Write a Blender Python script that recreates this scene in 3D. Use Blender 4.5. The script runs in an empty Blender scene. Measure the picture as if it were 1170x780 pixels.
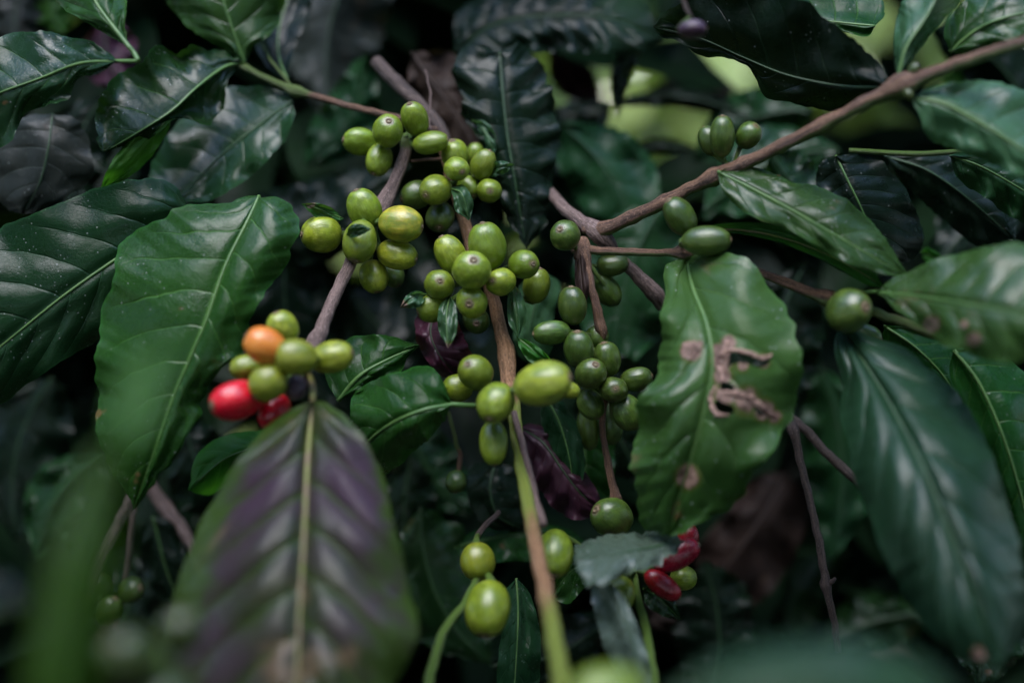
import bpy, math, random
from mathutils import Vector, Matrix, noise
random.seed(7)
rnd = random.random
S = bpy.context.scene
COL = S.collection
# ------------------------------------------------------------------ camera
PITCH = math.radians(12)
CAM = Vector((0, 0, 1.25))
FW = Vector((0, math.cos(PITCH), -math.sin(PITCH)))
UP = Vector((0, math.sin(PITCH), math.cos(PITCH)))
RT = Vector((1, 0, 0))
F = 1300.0
def P(x, y, d):
    return CAM + d*(FW + (x-585)/F*RT - (y-390)/F*UP)
cd = bpy.data.cameras.new('camera'); cam = bpy.data.objects.new('camera', cd); COL.objects.link(cam)
cam.location = CAM; cam.rotation_euler = (math.radians(90)-PITCH, 0, 0)
cd.lens = 40; cd.sensor_width = 36; cd.clip_start = .005; cd.clip_end = 500
cd.dof.use_dof = True; cd.dof.focus_distance = .455; cd.dof.aperture_fstop = 2.35
S.camera = cam

# ------------------------------------------------------------------ node helpers
class NT:
    def __init__(s, name):
        s.m = bpy.data.materials.new(name); s.m.use_nodes = True
        s.t = s.m.node_tree; s.t.nodes.clear()
        s.out = s.t.nodes.new('ShaderNodeOutputMaterial')
    def n(s, typ, **kw):
        nd = s.t.nodes.new(typ)
        for k, v in kw.items():
            if k.startswith('_'): setattr(nd, k[1:], v)
        return nd
    def link(s, a, b): s.t.links.new(a, b)
    def put(s, v, sock):
        if isinstance(v, bpy.types.NodeSocket): s.link(v, sock)
        else:
            if sock.type == 'RGBA' and len(v) == 3: v = (*v, 1)
            sock.default_value = v
    def math(s, op, a, b=0.0, c=None, clamp=False):
        nd = s.t.nodes.new('ShaderNodeMath'); nd.operation = op; nd.use_clamp = clamp
        s.put(a, nd.inputs[0]); s.put(b, nd.inputs[1])
        if c is not None: s.put(c, nd.inputs[2])
        return nd.outputs[0]
    def mix(s, f, a, b, mode='MIX'):
        nd = s.t.nodes.new('ShaderNodeMix'); nd.data_type = 'RGBA'; nd.blend_type = mode
        s.put(f, nd.inputs[0]); s.put(a, nd.inputs[6]); s.put(b, nd.inputs[7])
        return nd.outputs[2]
    def ramp(s, v, lo, hi, a=0.0, b=1.0):
        nd = s.t.nodes.new('ShaderNodeMapRange'); nd.interpolation_type = 'SMOOTHSTEP'
        s.put(v, nd.inputs[0]); nd.inputs[1].default_value = lo; nd.inputs[2].default_value = hi
        nd.inputs[3].default_value = a; nd.inputs[4].default_value = b
        return nd.outputs[0]
    def noise(s, vec, scale, detail=3, rough=.5, dist=0):
        nd = s.t.nodes.new('ShaderNodeTexNoise'); s.put(vec, nd.inputs['Vector'])
        nd.inputs['Scale'].default_value = scale; nd.inputs['Detail'].default_value = detail
        nd.inputs['Roughness'].default_value = rough; nd.inputs['Distortion'].default_value = dist
        return nd.outputs['Fac']
    def voro(s, vec, scale, feat='F1', out='Distance'):
        nd = s.t.nodes.new('ShaderNodeTexVoronoi'); nd.feature = feat; s.put(vec, nd.inputs['Vector'])
        nd.inputs['Scale'].default_value = scale
        return nd.outputs[out]
    def attr(s, name, out='Fac'):
        nd = s.t.nodes.new('ShaderNodeAttribute'); nd.attribute_name = name
        return nd.outputs[out]
    def vmul(s, v, xyz):
        nd = s.t.nodes.new('ShaderNodeVectorMath'); nd.operation = 'MULTIPLY'
        s.put(v, nd.inputs[0]); nd.inputs[1].default_value = xyz
        return nd.outputs[0]
    def bump(s, h, strength, dist):
        nd = s.t.nodes.new('ShaderNodeBump'); s.put(h, nd.inputs['Height'])
        nd.inputs['Strength'].default_value = strength; nd.inputs['Distance'].default_value = dist
        return nd.outputs[0]

LS, LA = .55, .72          # leaf gloss and leaf albedo trims
def leafmat(name, top, top2, vein, under=None, rough=.36, trans=.18, veinw=.055, speck=.5, brown=.0,
            veinstr=.55, coat=.0, spec=.5, tcol=None, blot=0.0, hazeb=.35, patch=9, edge=None):
    k = 1 if 'lime' in name else (.58 if 'shade' in name or 'dark' in name else LA)  # shade and dark leaves: lower albedo paints deep shade into the colour
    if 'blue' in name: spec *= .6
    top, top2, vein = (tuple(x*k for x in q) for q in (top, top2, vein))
    g = NT(name)
    tc = g.n('ShaderNodeTexCoord'); ob = tc.outputs['Object']
    oi = g.n('ShaderNodeObjectInfo'); rndo = oi.outputs['Random']
    sep = g.n('ShaderNodeSeparateXYZ'); g.link(tc.outputs['UV'], sep.inputs[0])
    ux, v = sep.outputs[0], sep.outputs[1]
    sv = g.math('SUBTRACT', g.math('MULTIPLY', v, 2), 1)
    s = g.math('ABSOLUTE', sv)
    wob = g.math('MULTIPLY', g.math('SUBTRACT', g.noise(ob, 45, 2), .5), .35)
    side = g.math('MULTIPLY', g.math('GREATER_THAN', sv, 0), .31)
    ph = g.math('ADD', g.math('ADD', g.math('MULTIPLY', ux, 20), side), wob)
    fr = g.math('ABSOLUTE', g.math('SUBTRACT', g.math('FRACT', ph), .5))   # .5 at a vein
    vd = g.math('SUBTRACT', .5, fr)
    vm = g.math('MULTIPLY', g.ramp(vd, veinw, 0.0), g.ramp(s, 1.0, .6))
    mid = g.ramp(s, .05, .012)
    net = g.voro(ob, 620, 'DISTANCE_TO_EDGE')
    netm = g.ramp(net, .10, .0)
    nz = g.noise(ob, 38, 4, .6); nz2 = g.noise(ob, patch, 3)
    c = g.mix(g.ramp(nz2, .35, .68), top, top2)
    c = g.mix(g.math('MULTIPLY', g.ramp(nz, .42, .75), .35), c, tuple(x*1.7 for x in top2))
    hs = g.n('ShaderNodeHueSaturation'); g.link(c, hs.inputs['Color'])
    g.link(g.ramp(rndo, 0, 1, .75, 1.25), hs.inputs['Value'])
    g.link(g.ramp(g.math('FRACT', g.math('MULTIPLY', rndo, 7.3)), 0, 1, .485, .515), hs.inputs['Hue'])
    c = hs.outputs[0]
    c = g.mix(g.math('MULTIPLY', netm, .16), c, vein)
    vbr = g.ramp(g.noise(ob, 33, 4, .65), .36, .60, .35, 1.0)
    c = g.mix(g.math('MULTIPLY', g.math('MULTIPLY', vm, vbr), veinstr), c, vein)
    c = g.mix(g.math('MULTIPLY', mid, .8), c, vein)
    c = g.mix(g.ramp(s, .955, 1.0, 0, .4), c, tuple(x*2.2 for x in top2))
    if edge: c = g.mix(g.ramp(g.math('ADD', s, g.math('MULTIPLY', g.math('SUBTRACT', nz, .5), 1.8)), .62, 1.05, 0, .9), c, edge)
    # dull tan blotches
    if blot > 0:
        bm = g.ramp(g.noise(ob, 28, 4, .65, .4), .60, .70, 0, blot)
        c = g.mix(bm, c, (.16, .10, .06))
    if brown > 0:
        br = g.ramp(g.noise(ob, 60, 3, .6), .70-.06*brown, .74, 0, .8)
        c = g.mix(br, c, (.14, .075, .035))
    # dust specks, clustered
    vs = g.voro(ob, 520); cl = g.ramp(g.noise(ob, 60, 2), .48, .66)
    sp = g.math('MULTIPLY', g.ramp(vs, .17, .07), g.math('MULTIPLY', cl, speck))
    vs2 = g.voro(ob, 210)
    sp2 = g.math('MULTIPLY', g.ramp(vs2, .085, .04), speck*1.0)
    sp = g.math('MAXIMUM', sp, sp2)
    # withered areas: per-vertex attribute broken up by noise
    dm = g.attr('wither')
    dmg = g.ramp(g.math('ADD', dm, g.math('MULTIPLY', g.math('SUBTRACT', g.noise(ob, 130, 5, .7), .5), 1.5)), .42, .62)
    c = g.mix(g.ramp(dm, .12, .5, 0, .6), c, (.085, .085, .012))
    wc = g.mix(g.ramp(g.noise(ob, 320, 5, .7), .3, .7), (.07, .038, .028), (.34, .22, .17))
    cf = g.mix(dmg, c, wc)
    cf = g.mix(sp, cf, (.42, .45, .42))
    und = under if under else tuple(x*1.5+.01 for x in top2)
    cu = g.mix(g.math('MULTIPLY', g.math('MAXIMUM', vm, mid), .7), und, tuple(x*1.4 for x in vein))
    cu = g.mix(g.math('MULTIPLY', nz, .3), cu, tuple(x*.6 for x in und))
    cu = g.mix(dmg, cu, wc)
    geo = g.n('ShaderNodeNewGeometry')
    col = g.mix(geo.outputs['Backfacing'], cf, cu)
    bs = g.n('ShaderNodeBsdfPrincipled')
    g.link(col, bs.inputs['Base Color'])
    r = g.math('ADD', g.math('MULTIPLY', g.math('SUBTRACT', g.noise(ob, 75, 5, .68), .5), hazeb), rough)
    r = g.math('ADD', r, g.math('MULTIPLY', geo.outputs['Backfacing'], .2))
    r = g.math('ADD', r, g.math('MULTIPLY', dmg, .4), clamp=True)
    g.link(r, bs.inputs['Roughness'])
    sheen = g.ramp(g.noise(ob, 26, 4, .6), .38, .62, spec*LS*.45, spec*LS*1.5)
    g.link(sheen, bs.inputs['Specular IOR Level'])
    bs.inputs['Coat Weight'].default_value = coat; bs.inputs['Coat Roughness'].default_value = .25
    h = g.math('ADD', g.math('MULTIPLY', netm, -.15), g.math('MULTIPLY', vm, -1.4))
    h = g.math('ADD', h, g.math('MULTIPLY', g.noise(ob, 90, 3, .5), 1.6))
    h = g.math('ADD', h, g.math('MULTIPLY', g.noise(ob, 260, 4, .6), .9))
    h = g.math('ADD', h, g.math('MULTIPLY', dmg, g.noise(ob, 300, 3)))
    g.link(g.bump(h, .55, .00035), bs.inputs['Normal'])
    tr = g.n('ShaderNodeBsdfTranslucent')
    tcc = tcol if tcol else (top2[0]*2.6+.01, top2[1]*2.6+.02, top2[2]*1.0)
    g.put(tcc, tr.inputs['Color'])
    mx = g.n('ShaderNodeMixShader'); mx.inputs[0].default_value = trans
    g.link(bs.outputs[0], mx.inputs[1]); g.link(tr.outputs[0], mx.inputs[2])
    g.link(mx.outputs[0], g.out.inputs[0])
    return g.m

def berrymat(name, a, b, stripe, rough=.27, mark=.6, sss=.08, yellow=None):
    g = NT(name)
    bc = g.attr('bco', 'Vector')
    oi = g.n('ShaderNodeObjectInfo'); rn = oi.outputs['Random']
    off = g.n('ShaderNodeVectorMath', _operation='ADD'); g.link(bc, off.inputs[0])
    cmb = g.n('ShaderNodeCombineXYZ'); g.link(g.math('MULTIPLY', rn, 40), cmb.inputs[0]); g.link(g.math('MULTIPLY', rn, 17), cmb.inputs[2])
    g.link(cmb.outputs[0], off.inputs[1]); q = off.outputs[0]
    n1 = g.noise(g.vmul(q, (1, 1, .8)), 1.1, 2)
    c = g.mix(g.ramp(n1, .35, .65), a, b)
    st = g.noise(g.vmul(q, (5.5, 5.5, .5)), 1.6, 3, .6)
    c = g.mix(g.ramp(st, .50, .72, 0, .55), c, stripe)
    c = g.mix(g.ramp(st, .46, .30, 0, .30), c, tuple(x*.6 for x in a))
    hs = g.n('ShaderNodeHueSaturation'); g.link(c, hs.inputs['Color'])
    g.link(g.ramp(rn, 0, 1, .78, 1.2), hs.inputs['Value']); g.link(g.ramp(g.math('FRACT', g.math('MULTIPLY', rn, 5.7)), 0, 1, .487, .508), hs.inputs['Hue']); c = hs.outputs[0]
    sz = g.n('ShaderNodeSeparateXYZ'); g.link(bc, sz.inputs[0])
    # greyish bloom ring and brown scar round the tip
    z = sz.outputs[2]
    c = g.mix(g.ramp(g.math('ADD', z, g.math('MULTIPLY', g.noise(g.vmul(q, (2, 2, 2)), 3, 3), .07)), .972, 1.01, 0, .75), c, (.17, .12, .07))
    vs = g.voro(g.vmul(q, (1, 1, 1)), 9)
    c = g.mix(g.ramp(vs, .10, .05, 0, .45), c, (.32, .30, .18))
    bl = g.noise(g.vmul(q, (1, 1, 1)), 7, 4, .7)
    c = g.mix(g.ramp(bl, .60, .70, 0, .5), c, (.15, .11, .04))
    c = g.mix(g.ramp(g.noise(q, 2.3, 4, .6), .35, .65, 0, mark), c, tuple(x*.5 for x in a))
    c = g.mix(g.ramp(g.voro(g.vmul(q, (1, 1, 1)), 16), .16, .06, 0, .6), c, (.30, .30, .22))
    bs = g.n('ShaderNodeBsdfPrincipled'); g.link(c, bs.inputs['Base Color'])
    g.link(g.math('ADD', rough-.06, g.math('MULTIPLY', bl, .18)), bs.inputs['Roughness'])
    bs.inputs['Specular IOR Level'].default_value = .65
    bs.inputs['Subsurface Weight'].default_value = sss
    bs.inputs['Subsurface Radius'].default_value = (.6, 1, .2); bs.inputs['Subsurface Scale'].default_value = .002
    h = g.math('ADD', g.math('MULTIPLY', st, .8), g.math('MULTIPLY', g.noise(q, 14, 3), .35))
    g.link(g.bump(h, .35, .0005), bs.inputs['Normal'])
    g.link(bs.outputs[0], g.out.inputs[0])
    return g.m

def barkmat(name, a, b, green, rough=.6):
    g = NT(name)
    bc = g.attr('bco', 'Vector')
    n1 = g.noise(g.vmul(bc, (1.5, 1.5, .22)), 1.5, 5, .66)
    n2 = g.noise(g.vmul(bc, (1, 1, .8)), 5.5, 6, .75)
    c = g.mix(g.ramp(n1, .35, .65), a, b)
    c = g.mix(g.ramp(n2, .54, .62, 0, .7), c, tuple(min(1, x*1.5+.06) for x in b))
    c = g.mix(g.ramp(n2, .46, .36, 0, .85), c, tuple(x*.3 for x in a))
    ga = g.math('ADD', g.attr('green'), g.math('MULTIPLY', g.math('SUBTRACT', n1, .5), .8))
    c = g.mix(g.ramp(ga, .30, .52), c, green)
    bs = g.n('ShaderNodeBsdfPrincipled'); g.link(c, bs.inputs['Base Color'])
    bs.inputs['Roughness'].default_value = rough
    h = g.math('ADD', g.math('MULTIPLY', n2, 1), g.math('MULTIPLY', n1, .8))
    g.link(g.bump(h, .8, .0011), bs.inputs['Normal'])
    g.link(bs.outputs[0], g.out.inputs[0])
    return g.m

def plainmat(name, a, b, scale=200, rough=.6, bump=.6, bd=.0006):
    g = NT(name); tc = g.n('ShaderNodeTexCoord'); ob = tc.outputs['Object']
    n1 = g.noise(ob, scale, 5, .65)
    bs = g.n('ShaderNodeBsdfPrincipled'); g.link(g.mix(g.ramp(n1, .35, .65), a, b), bs.inputs['Base Color'])
    bs.inputs['Roughness'].default_value = rough
    g.link(g.bump(n1, bump, bd), bs.inputs['Normal']); g.link(bs.outputs[0], g.out.inputs[0])
    return g.m

M = {
 'deep':  leafmat('leaf_deep_green', (.008,.032,.011), (.013,.048,.013), (.06,.14,.035), rough=0.24, veinstr=.7, veinw=.045, spec=0.5, speck=.7, brown=.25),
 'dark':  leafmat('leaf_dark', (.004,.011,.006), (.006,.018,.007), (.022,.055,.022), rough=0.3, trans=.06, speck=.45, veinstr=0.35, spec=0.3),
 'shade': leafmat('leaf_shade', (.004,.012,.007), (.007,.021,.008), (.02,.05,.02), rough=0.5, trans=0.04, speck=.1, veinstr=.3, spec=0.15),  # base colour cut so that it carries the shade between leaves
 'violet':  leafmat('leaf_satin_green', (.010,.034,.016), (.015,.048,.020), (.035,.085,.045), rough=.36, speck=.25, veinstr=.5, trans=.1, spec=.55),
 'blue':  leafmat('leaf_blue_green', (.008,.036,.014), (.013,.052,.016), (.035,.08,.04), rough=0.3, speck=.5, veinstr=.5, trans=.1, spec=0.55),
 'mid':   leafmat('leaf_mid_green', (.009,.054,.009), (.016,.082,.012), (.085,.22,.04), rough=0.28, speck=.5, brown=.2, trans=.2, veinstr=.8, veinw=.045, spec=0.45),
 'near':  leafmat('leaf_young_olive', (.050,.110,.005), (.075,.15,.008), (.09,.16,.03), rough=.40, speck=.1, trans=.22),
 'old':   leafmat('leaf_old_spotted', (.017,.062,.012), (.040,.108,.024), (.085,.17,.055), rough=0.25, speck=.8, brown=.4, blot=0.5, spec=0.5),
 'pale':  leafmat('leaf_pale', (.030,.085,.035), (.050,.13,.055), (.12,.22,.09), rough=0.27, speck=.4, trans=.2),
 'bright':leafmat('leaf_bright', (.025,.12,.012), (.05,.20,.02), (.14,.34,.06), rough=.42, speck=.1, trans=.35),
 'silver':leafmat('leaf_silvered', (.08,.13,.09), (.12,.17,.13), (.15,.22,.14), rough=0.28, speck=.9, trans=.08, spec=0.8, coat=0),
 'purple':leafmat('leaf_purple', (.068,.040,.062), (.030,.040,.010), (.035,.065,.008), under=(.06,.06,.05), rough=0.3, trans=.15, speck=.3, veinstr=0.85, veinw=0.2, blot=0.55, spec=0.34, tcol=(.10,.15,.02), patch=26, edge=(.030, .062, .008)),
 'dull':  leafmat('leaf_dull_grey', (.014,.024,.018), (.026,.032,.026), (.05,.07,.05), rough=0.42, trans=.06, speck=.5, blot=.4, spec=0.3),
 'maroon':leafmat('leaf_maroon', (.045,.012,.028), (.07,.024,.04), (.10,.05,.05), rough=.40, trans=.1, speck=.2),
 'dead':  leafmat('leaf_dead_brown', (.016,.010,.008), (.034,.021,.016), (.12,.08,.06), rough=0.6, trans=0.04, speck=.2, blot=.3, spec=0.2),
 'wine':  leafmat('leaf_withered_wine', (.05,.014,.03), (.11,.03,.05), (.16,.08,.09), rough=.33, trans=.1, speck=.5, spec=.7),
 'lime':  leafmat('leaf_lime_painted_sun', (.42,.50,.14), (.56,.62,.24), (.4,.6,.2), rough=.5, trans=.45, speck=0, tcol=(.22,.32,.03)),  # albedo raised to paint daylight into the distant leaves
 'g':  berrymat('berry_green', (.145,.225,.012), (.19,.27,.018), (.31,.37,.08)),
 'gd': berrymat('berry_dark_green', (.045,.092,.012), (.070,.128,.016), (.14,.20,.05)),
 'gy': berrymat('berry_yellow_green', (.19,.255,.014), (.27,.32,.02), (.40,.42,.10)),
 'y':  berrymat('berry_yellow', (.21,.29,.02), (.33,.38,.03), (.48,.50,.14)),
 'yo': berrymat('berry_yellow_streaked', (.20,.25,.02), (.42,.34,.025), (.50,.28,.05)),
 'o':  berrymat('berry_orange', (.80,.21,.02), (.85,.28,.035), (.85,.40,.12), mark=.1),
 'r':  berrymat('berry_red', (.52,.006,.003), (.64,.014,.006), (.68,.05,.02), rough=.24, mark=.25),
 'rd': berrymat('berry_dark_red', (.22,.003,.004), (.30,.005,.005), (.33,.02,.01), rough=.24),
 'b':  berrymat('berry_withered', (.07,.035,.045), (.12,.06,.07), (.2,.12,.12), rough=.5),
 'gs': berrymat('berry_green_shaded', (.034,.055,.007), (.045,.072,.010), (.07,.10,.02)),  # green darkened to paint shade onto the near berries; fruitlets share it
 'pu': berrymat('berry_purple', (.035,.012,.030), (.05,.018,.04), (.08,.04,.06), rough=.4),
 'bark': barkmat('bark_mauve_brown', (.055,.032,.025), (.22,.150,.125), (.08,.12,.02)),
 'barkr':barkmat('bark_red_brown', (.045,.018,.010), (.20,.105,.055), (.06,.10,.012), rough=.5),
 'barkb':barkmat('bark_orange_green', (.17,.085,.03), (.30,.16,.075), (.15,.19,.02), rough=.45),
 'barkd':barkmat('bark_dark', (.026,.016,.012), (.11,.075,.06), (.04,.05,.02)),
 'green_stem': barkmat('stem_green', (.055,.115,.014), (.09,.17,.02), (.075,.14,.015), rough=.4),
 'tip': plainmat('berry_tip_brown', (.07,.045,.02), (.20,.15,.08), 900, .7),
 'rib': plainmat('midrib_green', (.055,.13,.03), (.085,.17,.04), 120, .45, .2),
 'ribd': plainmat('midrib_dark', (.018,.05,.018), (.03,.075,.025), 120, .45, .2),
 'riby': plainmat('midrib_ochre', (.16,.18,.03), (.20,.13,.08), 110, .5, .3),
 'wither': plainmat('withered_tissue', (.075,.038,.028), (.42,.27,.20), 330, .75, 1, .0012),
 'soil': plainmat('soil', (.035,.024,.017), (.075,.052,.036), 14, .95, 1, .03),
}

# ------------------------------------------------------------------ geometry helpers
def cr(pts, n):
    """n+1 samples, evenly spaced by length, along a Catmull-Rom curve through pts (tuples of any size)"""
    k = len(pts[0]); p = [tuple(2*a-b for a, b in zip(pts[0], pts[1]))] + list(pts) + [tuple(2*a-b for a, b in zip(pts[-1], pts[-2]))]
    fine = []
    for i in range(1, len(p)-2):
        for j in range(14):
            t = j/14; t2 = t*t; t3 = t2*t
            fine.append(tuple(.5*((2*p[i][c]) + (-p[i-1][c]+p[i+1][c])*t + (2*p[i-1][c]-5*p[i][c]+4*p[i+1][c]-p[i+2][c])*t2
                         + (-p[i-1][c]+3*p[i][c]-3*p[i+1][c]+p[i+2][c])*t3) for c in range(k)))
    fine.append(tuple(pts[-1]))
    L = [0]
    for a, b in zip(fine, fine[1:]): L.append(L[-1]+math.hypot(a[0]-b[0], a[1]-b[1])+1e-9)
    out = []; j = 0
    for i in range(n+1):
        s = L[-1]*i/n
        while j < len(L)-2 and L[j+1] < s: j += 1
        f = min(1, (s-L[j])/(L[j+1]-L[j]))
        out.append(tuple(a+(b-a)*f for a, b in zip(fine[j], fine[j+1])))
    return out

ORG = {}
def empty(name, loc, parent=None):
    o = bpy.data.objects.new(name, None); COL.objects.link(o); o.empty_display_size = .01
    o.location = loc; ORG[o.name] = Vector(loc)
    return o
def link_mesh(name, V, Fc, mat, parent=None, origin=None, uv=None, attrs=None, smooth=True):
    origin = Vector(origin if origin is not None else (V[0]))
    me = bpy.data.meshes.new(name)
    me.from_pydata([tuple(Vector(v)-origin) for v in V], [], Fc); me.materials.append(M[mat])
    if smooth: me.polygons.foreach_set('use_smooth', [True]*len(me.polygons))
    if uv:
        ul = me.uv_layers.new(name='UVMap'); buf = []
        for lp in me.loops: buf += uv[lp.vertex_index]
        ul.data.foreach_set('uv', buf)
    for k, (typ, vals) in (attrs or {}).items():
        a = me.attributes.new(k, typ, 'POINT')
        if typ == 'FLOAT': a.data.foreach_set('value', vals)
        else: a.data.foreach_set('vector', [c for v in vals for c in v])
    me.update()
    o = bpy.data.objects.new(name, me); COL.objects.link(o); ORG[o.name] = origin
    if parent is not None:
        o.parent = parent; o.location = origin-ORG[parent.name]
    else: o.location = origin
    return o
def tag(o, label=None, cat=None, group=None, kind=None):
    if label: o['label'] = label
    if cat: o['category'] = cat
    if group: o['group'] = group
    if kind: o['kind'] = kind
    return o

def tube_geo(pts, rad, seg=14, lump=.08, green=None, sidegreen=0, seed=0, cap=True):
    """tube through world points; returns verts, faces, bco, green"""
    V, Fc, B, G = [], [], [], []
    n = len(pts); prevn = None; run = 0; ra = sum(rad)/n
    for i in range(n):
        t = (pts[min(i+1, n-1)]-pts[max(i-1, 0)]).normalized()
        if prevn is None: prevn = t.orthogonal().normalized()
        nn = (prevn-t*prevn.dot(t)).normalized(); bb = t.cross(nn); prevn = nn
        if i: run += (pts[i]-pts[i-1]).length
        for k in range(seg):
            a = 2*math.pi*k/seg; dirv = nn*math.cos(a)+bb*math.sin(a)
            q = Vector((math.cos(a), math.sin(a), run/(ra*2.2)))
            r = rad[i]*(1+lump*.5*noise.noise(q*1.3+Vector((seed, 0, 0)))*2 + lump*.6*noise.noise(q*4+Vector((seed, 3, 0))))
            V.append(pts[i]+dirv*r); B.append(tuple(q+Vector((seed*3, 0, 0))))
            G.append((green[i] if green else 0) + sidegreen*(-dirv.z))
            if i: Fc.append(((i-1)*seg+k, (i-1)*seg+(k+1) % seg, i*seg+(k+1) % seg, i*seg+k))
    if cap:
        for e, idx in ((0, 0), (1, (n-1)*seg)):
            V.append(pts[-1] if e else pts[0]); B.append(B[idx]); G.append(G[idx]); c = len(V)-1
            for k in range(seg):
                f = (idx+k, idx+(k+1) % seg, c); Fc.append(f if e else f[::-1])
    return V, Fc, B, G

class Geo:
    def __init__(s): s.V = []; s.F = []; s.B = []; s.G = []; s.UV = []
    def add(s, V, Fc, B, G, UV=None):
        o = len(s.V); s.V += V; s.F += [tuple(i+o for i in f) for f in Fc]; s.B += B; s.G += G
        if UV: s.UV += UV
    def build(s, name, mat, parent=None, origin=None):
        return link_mesh(name, s.V, s.F, mat, parent, origin, attrs={'bco': ('FLOAT_VECTOR', s.B), 'green': ('FLOAT', s.G)})

SEED = [0]
LASTP = []
def path_tube(ctrl, step=40, seg=22, lump=.10, sidegreen=0, nodes=()):
    """ctrl: (x, y, depth, radius_px_at_that_depth, green)"""
    SEED[0] += 1
    n = max(8, int(step))
    sm = cr([c if len(c) == 5 else (*c, 0) for c in ctrl], n)
    pts = [P(a[0], a[1], a[2]) for a in sm]
    for i, p in enumerate(pts):
        k = i*.35+SEED[0]*5
        pts[i] = p+Vector((noise.noise(Vector((k, 0, 0))), noise.noise(Vector((0, k, 0))), noise.noise(Vector((0, 0, k)))))*.0005
    rad = []
    for a in sm:
        r = a[3]*a[2]/F*.80
        for (nx, ny, amt, w) in nodes:
            r *= 1+amt*math.exp(-((a[0]-nx)**2+(a[1]-ny)**2)/(w*w))
        rad.append(r)
    return tube_geo(pts, rad, seg, lump, [a[4] for a in sm], sidegreen, SEED[0])

def leaf(parent, mid, L, R, mat='deep', zl=.0, zr=.0, zc=.0, N=9, wave=.0012, quilt=.0009, nu=96, nv=22, wf=None,
         ribmat='rib', ribr=1.5, stalk=None, name='leaf', holes=(), wither=(), rag=.8, label=None, group=None, under=False, standalone=None, serr=0, K=1.3, grey=0):
    """mid: (x,y,d) base->tip. L, R: outline points on either side, base->tip, both in the photo's directions seen from the
    camera; zl/zr push that side's margin away from (+) or towards (-) the camera, in metres; zc bows the cross-section."""
    if mat == 'dead': ribmat = 'barkd'
    quilt *= .68; rag *= 1.9; wave *= 1.3
    sd = random.uniform(0, 99)
    b0, t0 = mid[0][:2], mid[-1][:2]
    m = cr(mid, nu)
    EL = cr([b0]+[tuple(p[:2]) for p in L]+[t0], nu); ER = cr([b0]+[tuple(p[:2]) for p in R]+[t0], nu)
    wf = wf or N*.55
    wL = max(math.hypot(a[0]-b[0], a[1]-b[1]) for a, b in zip(m, EL)); wR = max(math.hypot(a[0]-b[0], a[1]-b[1]) for a, b in zip(m, ER))
    rows = []; UV = []; px = []
    for i in range(nu+1):
        u = i/nu; row = []
        mx, my, md = m[i][:3]
        ta = m[min(i+1, nu)]; tb = m[max(i-1, 0)]
        tl = math.hypot(ta[0]-tb[0], ta[1]-tb[1])+1e-6
        for j in range(-nv, nv+1):
            s = abs(j)/nv; E = EL[i] if j < 0 else ER[i]; z = zl if j < 0 else zr; w0 = wL if j < 0 else wR
            w = math.hypot(E[0]-mx, E[1]-my); wr = w/max(w0, 1)
            # in-plane raggedness of the margin
            j2 = min(1.5, max(.12, w0/50))*(noise.noise(Vector((u*11+sd, j*0+ (5 if j < 0 else 9), 0)))*rag*2.2 + noise.noise(Vector((u*34+sd, 3 if j < 0 else 7, 0)))*rag*1.1) + serr*abs(math.sin(u*math.pi*N*1.6))**2 * 1.0
            ex = E[0] + (E[0]-mx)/(w+1)*j2; ey = E[1] + (E[1]-my)/(w+1)*j2
            x = mx+(ex-mx)*s; y = my+(ey-my)*s
            d = md + z*s*wr + zc*(s*s-s)*wr
            env = math.sin(math.pi*min(1, max(0, u)))**.5
            d += wave*md/.45*(s**2.2)*env*(math.sin(2*math.pi*wf*u+(0 if j < 0 else 1.7)+sd)+.6*noise.noise(Vector((u*7+sd, s*2, 3 if j < 0 else 8)))*2)
            d += .0016*md/.45*noise.noise(Vector((u*3.1+sd, (s if j > 0 else -s)*1.6, sd)))*2*min(1, s*3)
            ph = u*N - K*s**1.25 + (.31 if j > 0 else 0)
            q = abs(math.sin(math.pi*ph))**.7
            bul = quilt*md/.45*q*(min(1, s*2.6))*(1-s**3)*env
            groove = quilt*.9*math.exp(-(s/.09)**2)
            d += (bul-groove)*(1 if under else -1)
            row.append(P(x, y, d)); UV.append(((u*N-K*s**1.25)/20, .5+.5*(j/nv))); px.append((x, y))
        rows.append(row)
    V = [v for r in rows for v in r]; w = 2*nv+1; Fc = []; 
    def inpoly(x, y, poly):
        c = False
        for a, b in zip(poly, poly[1:]+poly[:1]):
            if (a[1] > y) != (b[1] > y) and x < (b[0]-a[0])*(y-a[1])/(b[1]-a[1])+a[0]: c = not c
        return c
    for i in range(nu):
        for j in range(w-1):
            f = (i*w+j, i*w+j+1, (i+1)*w+j+1, (i+1)*w+j)
            if holes:
                cx = sum(px[k][0] for k in f)/4; cy = sum(px[k][1] for k in f)/4
                if any(inpoly(cx, cy, h) for h in holes): continue
            Fc.append(f)
    # orient to camera
    i = nu//2; j = nv
    a = V[i*w+j]; nrm = (V[i*w+j+1]-V[i*w+j-1]).cross(V[(i+1)*w+j]-V[(i-1)*w+j])
    if nrm.dot(CAM-a) < 0: Fc = [f[::-1] for f in Fc]
    if under: Fc = [f[::-1] for f in Fc]
    dm = []
    for (x, y) in px:
        v = 0
        for (wx, wy, wr) in wither:
            v = max(v, 1.25-math.hypot(x-wx, y-wy)/wr)
        dm.append(max(0, v))
    if parent is None:
        parent = empty('coffee_leaf', V[nv]); tag(parent, standalone, 'leaf', group); name = 'blade'; rp = parent
    LASTP[:] = [(x, y, (v-CAM).dot(FW)) for (x, y), v in zip(px, V)]
    o = link_mesh(name, V, Fc, mat, parent, V[nv], uv=UV, attrs={'wither': ('FLOAT', dm)})
    if label: o['label'] = label
    rp = parent if name == 'blade' else o
    if name == 'folded_tip': return o
    # midrib and leaf stalk: one tapering tube
    toward = -1
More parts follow.
